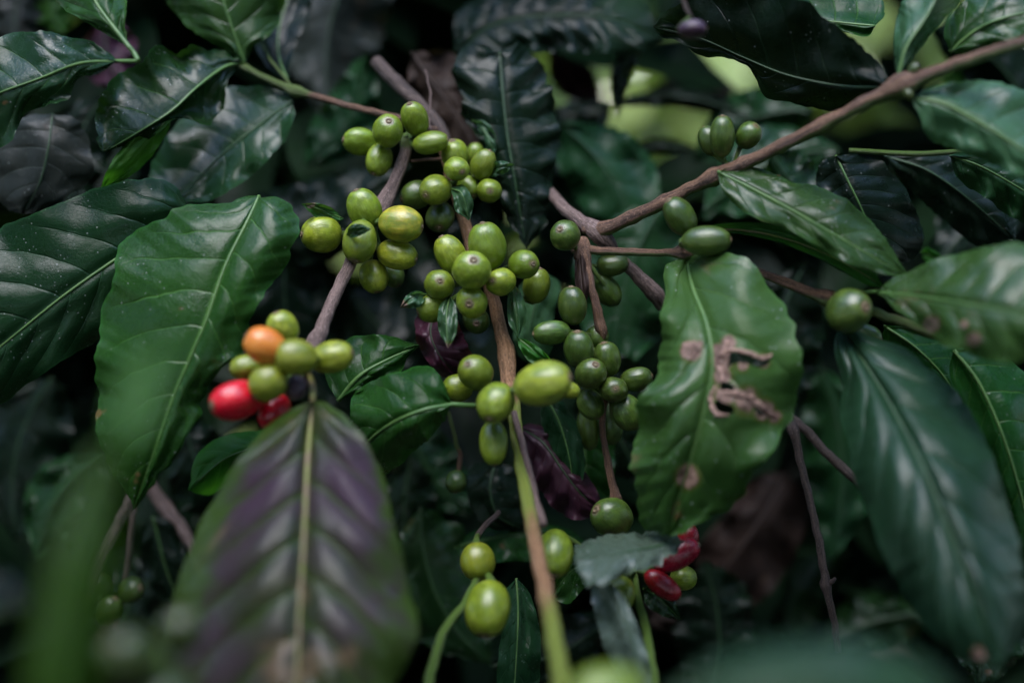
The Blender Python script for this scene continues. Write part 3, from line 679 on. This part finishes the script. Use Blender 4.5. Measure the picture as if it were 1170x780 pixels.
tw = empty('dry_twig', P(486, 80, .495)); tag(tw, 'tiny dry tendril above the rightmost of the uppermost berries', 'dry twig'); g.build('stem', 'bark', tw, P(486, 80, .495))
g = Geo(); g.add(*path_tube([(590,50,.60,3,1),(650,52,.60,3.2,1),(715,50,.60,3.5,1),(790,44,.60,4,1)], 30, 10))
tw = empty('green_stalk', P(590, 50, .60)); tag(tw, 'long thin green stalk running level across the top centre', 'stalk'); g.build('stem', 'green_stem', tw, P(590, 50, .60))
g = Geo(); g.add(*path_tube([(970,172,.47,3.5,1),(1050,176,.47,4,1),(1110,172,.465,4,1),(1200,168,.46,4,1)], 30, 10))
tw = empty('green_stalk', P(970, 172, .47)); tag(tw, 'thin green stalk running level below the upper right branch', 'stalk'); g.build('stem', 'green_stem', tw, P(970, 172, .47))
tw = empty('coffee_twig', P(790, 10, .43)); tag(tw, 'twig tip with one blurred dark purple berry at the top', 'coffee twig')
g = Geo(); g.add(*path_tube([(770,-30,.40,3),(782,5,.40,3),(790,22,.40,3)], 12, 8)); g.build('stem', 'barkd', tw, P(790, 10, .43))
berry(tw, 791, 34, .395, 15, 11.5, 0, 10, 'pu', node=(788,20,.40))

# =================================================================== leaves whose twigs lie outside the picture
Lf('glossy leaf stub at the top left corner with a pale thick stalk', [(146,52,.43),(125,25,.432),(108,0,.436),(90,-40,.44)], [(125,42),(92,22),(62,0),(55,-25)], [(143,28),(144,0),(130,-30)],
   'old', N=5, zl=.012, zr=.010, wave=.002, quilt=.0014, nu=70, ribr=3, stalk=[(158,70,.428),(154,62,.43)])
Lf('dark green leaf with a lighter midrib entering from the upper left edge', [(134,70,.432),(90,73,.438),(45,90,.440),(0,106,.440),(-60,130,.445)],
   [(118,54),(80,42),(40,36),(0,42),(-40,70)], [(112,84),(88,92),(76,115),(48,122),(28,132),(8,165),(-30,170)], 'deep', N=7, zl=.010, zr=.008, wave=.0028, quilt=.0014, nu=110, ribr=2.2, stalk=[(158,70,.428),(146,70,.43)])
Lf('dull purplish grey leaf below the upper left leaf', [(60,130,.49),(55,170,.485),(45,210,.485),(25,245,.49)], [(20,135),(-10,160),(-10,205),(5,235)], [(90,138),(104,175),(105,205),(75,225),(45,242)], 'dull', N=6, zl=.01, zr=.01, nu=70, ribr=1.2, ribmat='ribd')
Lf('broad dark leaf with a bluish sheen reaching in from the left edge', [(215,238,.468),(185,262,.460),(149,285,.455),(75,336,.448),(0,396,.444),(-70,450,.445)],
   [(200,212),(165,204),(120,212),(60,236),(0,262),(-50,310),(-80,380)], [(190,290),(165,335),(120,384),(78,408),(45,430),(0,460),(-50,480)], 'blue', N=8, K=1.9, zl=.004, zr=.012, zc=.006, wave=.002, quilt=.0022, nu=130, nv=30, ribr=2.4)
Lf('large smooth bright green leaf left of the orange berry', [(296,224,.448),(283,252,.440),(257,305,.432),(236,365,.426),(216,412,.424),(198,455,.424),(175,520,.426),(150,586,.432)],
   [(265,226),(225,236),(178,250),(142,276),(126,315),(118,350),(112,410),(109,455),(112,495),(122,525),(140,555)],
   [(318,226),(335,238),(343,262),(330,290),(312,322),(298,345),(286,368),(288,388),(270,408),(250,425),(236,448),(224,478),(212,500),(192,532),(170,560)],
   'mid', rag=1.6, N=9.5, K=1.9, zl=.020, zr=.008, zc=.014, wave=.0022, quilt=.0017, nu=170, nv=38, ribr=2.2)
Lf('green leaf with a lighter centre right of the red berries', [(386,458,.448),(410,430,.446),(440,412,.448),(480,394,.455)], [(372,430),(378,400),(400,386),(432,382),(460,388)], [(400,452),(430,438),(458,424),(466,408)], 'mid', N=5, zl=.01, zr=.003, wave=.003, quilt=.0014, nu=70, ribr=3)
Lf('dark quilted leaf hanging at the top centre', [(571,60,.505),(574,100,.500),(579,150,.496),(588,205,.492),(601,284,.492)],
   [(545,52),(524,62),(520,92),(530,128),(541,152),(554,178),(566,212),(582,252)], [(592,52),(614,64),(624,90),(633,118),(640,150),(637,180),(631,205),(629,235),(616,264)],
   'dark', N=8, K=1.0, zl=.008, zr=.012, zc=.01, wave=.0022, wf=7, quilt=.0010, nu=170, nv=34, ribr=1.3, rag=1.6, ribmat='ribd')
Lf('narrow curled pale green leaf edge beside the upper middle berries', [(540,138,.50),(552,148,.495),(561,165,.493),(562,180,.494)], [(546,146),(550,160),(553,175)], [(552,138),(563,148),(568,165)], 'pale', N=4, nu=40, nv=10, zl=.006, ribr=1)
Lf('crumpled brown dead leaf behind the uppermost berries', [(470,60,.53),(495,95,.53),(525,135,.53),(555,190,.53)], [(465,100),(480,140),(520,185)], [(515,60),(545,105),(562,150)], 'dead', N=7, wave=.006, quilt=.002, nu=70, zl=.01, zr=.01, ribmat='ribd')
Lf('dark leaf with violet gleams along the top edge', [(520,60,.56),(560,30,.555),(620,18,.55),(700,20,.55),(760,45,.555)], [(520,20),(560,-8),(640,-25),(720,-10)], [(545,72),(600,62),(660,60),(720,60)], 'dark', N=11, zl=.015, zr=-.005, wave=.003, quilt=.0035, nu=110, ribmat='ribd')
Lf('blurred pale leaf tip hanging into the top centre, nearest the viewer there', [(735,-80,.19),(728,-40,.19),(720,0,.192),(716,40,.195)], [(695,-50),(690,-10),(700,22)], [(765,-50),(755,-10),(738,20)], 'pale', N=4, nu=40, zl=.008, zr=.008)
Lf('green leaf lit along its edge at the top right of centre', [(1000,30,.46),(960,26,.465),(925,20,.468),(890,-6,.47)], [(1012,14),(1000,-5),(950,-15)], [(990,42),(960,36),(930,32),(905,12)], 'mid', N=5, nu=50, zl=.01)
Lf('dark leaf with speckles below the upper right branch', [(955,178,.468),(968,205,.464),(985,240,.462),(1010,300,.464)], [(935,190),(934,225),(955,265),(985,295)], [(985,176),(1018,195),(1045,235),(1055,275),(1040,298)],
   'dark', N=8, zl=.01, zr=.012, nu=90, ribr=1.6, quilt=.0014)
Lf('long black green leaf hanging behind the spotted right leaf', [(1010,178,.485),(1060,195,.48),(1110,230,.478),(1160,275,.478)], [(1060,172),(1120,182),(1165,220)], [(1030,205),(1070,245),(1120,282)], 'dark', N=8, zl=.01, zr=.01, nu=80, ribmat='ribd')
Lf('wavy blue green leaf at the right edge above the blotched leaf', [(1085,178,.455),(1120,190,.452),(1165,215,.45),(1220,250,.45)], [(1110,170),(1150,172),(1200,200)], [(1095,205),(1125,225),(1150,245),(1190,260)], 'blue', N=8, wave=.004, zl=.012, zr=.008, nu=80, quilt=.0018)
Lf('mid green leaf showing above the corner of the right edge', [(1085,60,.43),(1115,35,.425),(1150,20,.42),(1220,5,.42)], [(1080,30),(1110,-5),(1160,-20)], [(1110,62),(1150,50),(1200,35)], 'old', N=6, nu=60, ribr=2.6, zl=.01)
Lf('pale lime leaf with toothed edge lit behind the upper right branch', [(1075,28,.62),(1100,50,.62),(1125,70,.62),(1165,90,.62)], [(1082,10),(1110,22),(1140,45)], [(1078,45),(1100,72),(1130,92)], 'pale', N=6, nu=60, wave=.006, zl=.012, zr=.012)
Lf('bright small leaf just below the upper right branch', [(1075,85,.60),(1092,92,.60),(1110,108,.60)], [(1085,76),(1104,88)], [(1080,98),(1096,110)], 'bright', N=4, nu=30)
Lf('green leaf pointing down at the right edge beside the dark drooping leaf', [(1090,400,.44),(1120,440,.435),(1150,510,.43),(1175,600,.43),(1190,700,.43)], [(1085,430),(1105,480),(1130,560),(1160,640)], [(1125,395),(1175,430),(1210,520),(1215,620)], 'mid', N=9, zl=.01, zr=.012, nu=90, quilt=.0018, ribr=2.4)
Lf('shaded green leaf between the round berry and the right drooping leaf', [(1010,372,.47),(1050,400,.465),(1085,440,.465),(1110,500,.47)], [(1012,395),(1040,430),(1075,475)], [(1050,375),(1100,400),(1120,450)], 'mid', N=7, zl=.01, zr=.01, nu=60)
Lf('small lime leaf seen between the spotted leaf and the blotched leaf at the right', [(1052,288,.50),(1068,294,.50),(1082,305,.50)], [(1060,282),(1078,294)], [(1056,298),(1070,306)], 'bright', N=3, nu=24)
Lf('blurred grey green leaf across the bottom right, nearest the viewer', [(760,800,.20),(830,785,.20),(910,772,.2),(1000,778,.2),(1090,805,.205)], [(800,772),(850,744),(930,734),(1010,742),(1065,765)], [(800,860),(900,880),(1020,860),(1090,830)], 'pale', N=7, zl=.008, zr=-.006, nu=70, ribr=2)
Lf('blurred long green shoot leaf rising at the lower left, nearest the viewer', [(62,860,.19),(68,780,.19),(82,700,.192),(96,630,.194),(110,570,.197),(128,505,.20)], [(30,800),(42,715),(58,640),(76,585),(98,535),(112,515)], [(98,810),(122,720),(132,650),(136,590),(136,550),(136,520)], 'near', N=9, zl=.010, zr=.010, nu=80, ribr=3, wave=.001)
Lf('blurred pale leaf tip in front of the large bright green leaf', [(172,390,.205),(160,440,.20),(150,470,.198),(136,515,.198)], [(156,402),(138,440),(130,480)], [(182,410),(182,455),(160,495)], 'bright', N=4, nu=40, zl=.006, zr=-.008, quilt=.0003)
Lf('blurred dark green leaf at the left edge near the bottom', [(-60,720,.27),(-20,705,.27),(40,690,.275)], [(-30,665),(10,655),(30,668)], [(-30,755),(5,748),(32,725)], 'dark', N=4, nu=40, zl=.008, zr=.008)
Lf('toothed dark leaf standing out against the brown dead leaf', [(815,790,.55),(822,740,.55),(818,690,.55),(806,640,.55)], [(790,780),(772,720),(780,670)], [(855,770),(862,715),(845,665)], 'dark', N=8, zl=.01, zr=.01, nu=80, wave=.004, serr=4, ribmat='ribd')
Lf('tan dead leaf on the ground side below the silvery leaf', [(735,690,.58),(770,700,.58),(800,720,.58),(825,750,.585)], [(760,680),(800,690),(822,722)], [(745,712),(775,732),(800,760)], 'dead', N=6, nu=50, zl=.01, wave=.004)
Lf('large brown dead leaf behind the dry hanging twig', [(900,540,.60),(870,590,.595),(835,640,.595),(805,670,.60)], [(860,545),(825,590),(795,630)], [(925,575),(905,640),(860,690)], 'dead', N=7, nu=60, zl=.01, zr=.01, wave=.004)
Lf('curled maroon leaf right of the lower middle berries', [(592,488,.48),(620,505,.472),(645,540,.468),(665,565,.468),(690,585,.472)], [(612,484),(640,500),(662,530),(682,560)], [(600,515),(612,550),(635,582),(662,594)], 'maroon', N=9, zl=.010, zr=.008, wave=.003, quilt=.002, nu=80, ribmat='ribd')
Lf('smooth dark leaf left of the lower central branch', [(565,530,.50),(560,560,.495),(570,590,.495),(600,605,.50)], [(540,530),(533,560),(545,592),(570,606)], [(590,535),(605,565),(608,590)], 'dark', N=5, zl=.01, zr=.01, nu=60, ribmat='ribd')
Lf('curved green leaf behind the lower central branch', [(520,625,.51),(560,615,.505),(610,610,.50),(680,640,.50)], [(545,605),(590,598),(640,602),(672,622)], [(540,645),(590,640),(640,645)], 'mid', N=8, zl=.01, nu=60)
Lf('dark hanging leaf left of the lower central branch at the bottom', [(590,660,.46),(592,700,.455),(590,750,.45),(585,820,.45)], [(575,680),(572,730),(568,780)], [(606,680),(618,730),(612,790)], 'blue', N=7, zl=.008, zr=.008, nu=60)
Lf('flat mid green leaf behind the gap between the middle and hanging berries', [(620,310,.50),(612,345,.495),(605,385,.495),(610,420,.50)], [(595,325),(588,360),(590,400)], [(640,325),(632,360),(630,400)], 'pale', N=6, zl=.008, zr=.008, nu=60, ribmat='ribd')
Lf('bluish leaf tip below the large yellow berry', [(622,452,.47),(638,480,.468),(650,520,.468),(655,560,.47)], [(618,475),(630,520),(645,552)], [(645,460),(664,500),(668,540)], 'blue', N=5, zl=.006, zr=.006, nu=50)
Lf('slender shaded leaf behind the lowest hanging berries', [(672,470,.50),(668,510,.50),(672,560,.50),(690,600,.50)], [(650,490),(648,530),(660,575)], [(700,490),(702,540),(705,580)], 'mid', N=6, nu=50, zl=.01)
Lf('dark small leaf below the tip of the large bright leaf', [(175,590,.53),(182,620,.53),(190,650,.53),(205,690,.53)], [(165,610),(162,645),(180,680)], [(195,595),(210,625),(215,660)], 'dark', N=5, nu=40, zl=.005)
Lf('dim green leaf under the red berries', [(330,500,.47),(295,510,.47),(255,525,.47),(215,560,.475)], [(300,492),(255,498),(225,520)], [(310,525),(270,550),(240,565)], 'bright', N=6, nu=50, zl=.01, zr=.02)

# ---- darker leaves behind, each placed by hand
G_BG = 'dark leaves behind the berries'
def BG(label, bx, by, tx, ty, w, d, mat='dark', bend=.12, zl=.01, zr=.01, N=0, dt=0.0, **kw):
    dx, dy = tx-bx, ty-by; l = math.hypot(dx, dy); nx, ny = -dy/l, dx/l
    mid = []; L = []; R = []; N = N or random.choice((6, 7, 8, 9)); sw = random.uniform(.8, 1.2)
    prof = [(.08,.42),(.2,.78),(.35,.98),(.5,1.0),(.65,.88),(.8,.6),(.9,.32)]
    for t in (0, .25, .5, .75, 1):
        b = bend*l*math.sin(math.pi*t)
        mid.append((bx+dx*t+nx*b, by+dy*t+ny*b, d+dt*(t-.5)))
    for t, q in prof:
        b = bend*l*math.sin(math.pi*t)
        cx, cy = bx+dx*t+nx*b, by+dy*t+ny*b
        L.append((cx-nx*w*q, cy-ny*w*q)); R.append((cx+nx*w*q*.94, cy+ny*w*q*.94))
    kw.setdefault('nu', 84); kw.setdefault('wave', .0035); kw.setdefault('quilt', random.uniform(.0006, .0017)); kw.setdefault('rag', 1.4); kw.setdefault('ribmat', 'ribd'); kw.setdefault('ribr', 1.0)
    return Lf(label, mid, L, R, mat, group=G_BG, N=N, zl=zl, zr=zr, **kw)
BG('big blurred grey leaf at the top between the spotted leaf and the dark hanging leaf', 430, -80, 380, 150, 62, .60, 'dull', zl=.03, N=8)
BG('narrow dark leaf with a grey shine above the top twig', 350, 190, 420, 60, 34, .58, 'blue', N=7)
BG('wide black green leaf below the thin twig of the upper left', 250, 260, 470, 190, 48, .56, 'dark')
BG('shadowed leaf under the uppermost berries and left of the middle ones', 440, 420, 560, 230, 60, .56, 'dark')
BG('very dark leaf behind the left branch, beside the yellowish berries', 330, 260, 380, 470, 52, .57, 'dark')
BG('flat black leaf filling the gap left of the middle berries', 400, 330, 530, 420, 58, .59, 'dark')
BG('bluish dark leaf right of the top centre leaf', 640, 140, 735, 300, 50, .56, 'blue', bend=-.1)
BG('black leaf below the top gap, leaning left', 700, 118, 600, 215, 30, .62, 'dark')
BG('dark bluish leaf behind the hanging berries', 760, 230, 700, 430, 66, .54, 'blue', bend=.08)
BG('shaded leaf with one pale gleam right of the hanging berries', 700, 400, 745, 560, 48, .53, 'dark')
BG('leaf in shadow above the two berries on the upper right branch', 930, 125, 790, 185, 36, .60, 'blue', zl=.02)
BG('dark leaf behind the berry pair of the upper right branch', 960, 170, 800, 250, 46, .56, 'deep')
BG('green shadowed leaf just under the upper right branch', 880, 170, 960, 240, 34, .52, 'deep')
BG('blackish leaf right of the torn leaf', 920, 300, 900, 500, 50, .55, 'dark')
BG('dark leaf between the torn leaf and the drooping bluish leaf', 940, 420, 950, 640, 46, .58, 'blue', bend=-.08)
BG('brownish dark leaf behind the dry hanging twig', 900, 500, 860, 700, 52, .66, 'dull')
BG('low dark leaf in the shade under the dry hanging twig', 960, 600, 900, 740, 44, .68, 'deep')
BG('dark leaf tip left of the silvery leaf', 560, 760, 700, 700, 42, .52, 'dark')
BG('broad dark leaf behind the two lowest central berries', 480, 580, 560, 760, 58, .53, 'deep', zl=.02)
BG('dark leaf right of the large purplish leaf', 470, 520, 500, 700, 40, .56, 'dark')
BG('dim leaf showing between the glossy leaf and the maroon leaf', 470, 480, 540, 590, 38, .58, 'deep')
BG('black leaf under the broad bluish leaf on the left', 60, 430, 20, 620, 58, .58, 'dark')
BG('grey blue leaf in the gap under the large bright leaf', 120, 520, 40, 640, 40, .56, 'blue')
BG('dark leaf below the brown twigs at the lower left', 200, 640, 120, 770, 46, .57, 'dark')
BG('shadowy leaf behind the red berries', 210, 480, 290, 600, 44, .54, 'dark')
BG('dark leaf left of the large purplish leaf', 190, 520, 230, 690, 42, .60, 'dark')
BG('dull maroon leaf near the upper left corner', 120, 20, 150, 110, 34, .58, 'maroon')
BG('dark leaf between the two upper left leaf pairs', 120, 110, 80, 240, 44, .56, 'dark')
BG('blurred dark leaf in the very top left corner', 40, -40, 20, 60, 50, .60, 'dull')
BG('small bright leaf behind the first leaf of the top left', 62, -10, 72, 40, 22, .60, 'bright')
BG('maroon leaf lying across the lower rim of the bright gap', 850, 120, 735, 105, 16, .72, 'maroon')
BG('dark red leaf left of the bright gap at the top', 640, 30, 690, 130, 26, .70, 'maroon')
BG('blue black leaf in front of the lower bright patch', 682, 130, 625, 215, 22, .60, 'dark')
BG('dark leaf behind the top right corner stems', 1180, 130, 1060, 30, 40, .58, 'dark', zl=.02)
BG('leaf in deep shade at the right edge under the wavy blue green leaf', 1180, 220, 1060, 330, 40, .56, 'dark')
BG('leaf in shade below the right drooping leaf at the corner', 1180, 620, 1120, 790, 60, .48, 'deep')
BG('dark leaf above the blurred bottom right leaf', 1060, 700, 930, 760, 36, .62, 'deep')

BG('slim black leaf hanging across the bright gap at the top', 742, 30, 706, 135, 13, .57, 'dark')
BG('thin dark leaf between the upper and lower bright patches', 880, 148, 690, 122, 13, .60, 'dark')
BG('short dark leaf splitting the lower bright patch', 800, 172, 690, 190, 9, .60, 'dark')

# =================================================================== blurred near fruit
tw = empty('coffee_twig', P(200, 760, .27)); tag(tw, 'blurred twig with three near green berries at the lower left', 'coffee twig')
g = Geo(); g.add(*path_tube([(215,860,.28,7,1),(195,790,.28,7,1),(180,740,.285,6,1)], 20, 8)); g.build('stem', 'green_stem', tw, P(200, 760, .27))
for q in [(207,722,.265,26,24,80,30,'gs'),(149,752,.25,32,29,120,30,'gs'),(190,798,.255,28,25,200,40,'gs')]: berry(tw, *q, node=(188,765,.28))
tw = empty('coffee_twig', P(700, 800, .27)); tag(tw, 'blurred bright green berry cut by the bottom edge beside the central branch', 'coffee twig')
g = Geo(); g.add(*path_tube([(700,900,.28,6,1),(700,840,.28,6,1)], 8, 8)); g.build('stem', 'green_stem', tw, P(700, 840, .28))
berry(tw, 695, 792, .27, 44, 34, 180, 20, 'g', node=(700,830,.28))

# =================================================================== masses nobody could count
def mass(name, n, sampler, size, mat, label, nu=9, nv=3, seed=1):
    r = random.Random(seed); V = []; Fc = []; UV = []; W = []
    for q in range(n):
        p = sampler(r)
        if p is None: continue
        l = r.uniform(*size); wd = l*r.uniform(.19, .26)
        th = r.uniform(0, 6.28); dirv = Vector((math.cos(th), math.sin(th)*.7, r.uniform(-1.1, .25))).normalized()
        upv = Vector((r.uniform(-.5, .5), r.uniform(-.9, .3), 1)).normalized()
        sd = dirv.cross(upv).normalized(); nr = sd.cross(dirv)
        o = len(V); N = 8; ph0 = r.uniform(0, 6)
        for i in range(nu+1):
            u = i/nu; ww = wd*(math.sin(math.pi*u**.85)**.8 if 0 < i < nu else .02)
            c = p+dirv*l*u - nr*l*.18*u*u
            for j in range(-nv, nv+1):
                s = j/nv
                V.append(c+sd*ww*s+nr*(abs(s)*ww*.28+math.sin(u*16+ph0+s)*.02*l*abs(s)))
                UV.append((u*N/20, .5+.5*s)); W.append(0)
        w = 2*nv+1
        for i in range(nu):
            for j in range(w-1): Fc.append((o+i*w+j, o+i*w+j+1, o+(i+1)*w+j+1, o+(i+1)*w+j))
    ob = link_mesh(name, V, Fc, mat, None, V[0], uv=UV, attrs={'wither': ('FLOAT', W)})
    return tag(ob, label, 'foliage', None, 'stuff')
GAPS = [(640,50,725,110),(730,48,865,110),(690,140,780,215),(870,105,945,140),(1060,20,1165,112),(625,195,672,240)]
def project(p):
    v = p-CAM; d = v.dot(FW)
    if d < .05: return None
    return 585+v.dot(RT)/d*F, 390-v.dot(UP)/d*F, d
def samp_back(r):
    d = .66+1.3*r.random()**1.5
    x = r.uniform(-500, 1670); y = r.uniform(-420, 1000)
    p = P(x, y, d)
    if p.z < .04: return None
    # clearings through which the light foliage far behind shows: nothing grows in these openings
    q = project(p+Vector((0, 0, -.04)))
    if q:
        m = 62*.9/d
        for g_ in GAPS:
            if g_[0]-m < q[0] < g_[2]+m and g_[1]-m < q[1] < g_[3]+m: return None
    return p
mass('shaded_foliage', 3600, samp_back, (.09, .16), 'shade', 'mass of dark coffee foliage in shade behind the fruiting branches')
def samp_far(r):
    return Vector((r.uniform(-3.2, 3.6), r.uniform(3.0, 4.4), r.uniform(.0, 3.6)))
mass('distant_foliage', 9000, samp_far, (.22, .36), 'lime', 'pale lime foliage in daylight far behind the shrub', nu=6, nv=2, seed=3)
def samp_top(r):   # unseen leaves added to shade the background; open to the sky above the branches
    while True:
        x = r.uniform(-1.4, 1.4); y = r.uniform(-1.4, 1.8)
        if y > .56: return Vector((x, y, r.uniform(1.45, 1.8)))
        if y < -.05 or abs(x) > .75: return Vector((x, y, r.uniform(1.75, 2.1)))
mass('added_overhead_foliage', 3200, samp_top, (.10, .17), 'shade', 'added dark foliage overhead, out of view, keeping light off the background', seed=5)

def samp_behind(r):  # unseen leaves added around the camera to keep out low sky light
    while True:
        x = r.uniform(-2.6, 2.6); y = r.uniform(-2.4, 1.4); z = r.uniform(0, 2.6)
        if y < -1.1 or abs(x) > 1.3: return Vector((x, y, z))
mass('added_surround_foliage', 10000, samp_behind, (.13, .22), 'shade', 'added dark foliage beside and behind the viewpoint, blocking low sky light', nu=5, nv=1, seed=9)

# ground
V = []; Fc = []; n = 60
for i in range(n+1):
    for j in range(n+1):
        a = (i/n*2-1); b = (j/n*2-1); x = math.copysign(abs(a)**3*150, a); y = math.copysign(abs(b)**3*150, b)
        z = .05*noise.noise(Vector((x*.8, y*.8, 0))) if abs(x) < 12 and abs(y) < 12 else 0
        V.append((x, y, z))
        if i and j: Fc.append(((i-1)*(n+1)+j-1, i*(n+1)+j-1, i*(n+1)+j, (i-1)*(n+1)+j))
gr = link_mesh('ground', V, Fc, 'soil', None, (0, 0, 0)); gr['kind'] = 'structure'

# =================================================================== light
EL, AZ = math.radians(70), math.radians(200)
w = bpy.data.worlds.new('World'); S.world = w; w.use_nodes = True
nt = w.node_tree; nt.nodes.clear(); out = nt.nodes.new('ShaderNodeOutputWorld'); bg = nt.nodes.new('ShaderNodeBackground'); sky = nt.nodes.new('ShaderNodeTexSky')
sky.sky_type = 'NISHITA'; sky.sun_disc = False; sky.sun_elevation = EL; sky.sun_rotation = AZ; sky.air_density = 1.0; sky.dust_density = .6; sky.ozone_density = 3.0
bg.inputs[1].default_value = .15
nt.links.new(sky.outputs[0], bg.inputs[0]); nt.links.new(bg.outputs[0], out.inputs[0])
sl = bpy.data.lights.new('sun', 'SUN'); so = bpy.data.objects.new('sun', sl); COL.objects.link(so)
sl.energy = .8; sl.angle = math.radians(45); sl.color = (1, .95, .93)
sd = Vector((math.sin(AZ)*math.cos(EL), math.cos(AZ)*math.cos(EL), math.sin(EL)))
so.rotation_euler = sd.to_track_quat('Z', 'Y').to_euler(); so.location = (0, -2, 4)
S.view_settings.view_transform = 'Standard'; S.view_settings.look = 'None'; S.view_settings.gamma = 1
S.view_settings.exposure = 2.42
S.cycles.max_bounces = 4; S.cycles.transparent_max_bounces = 4
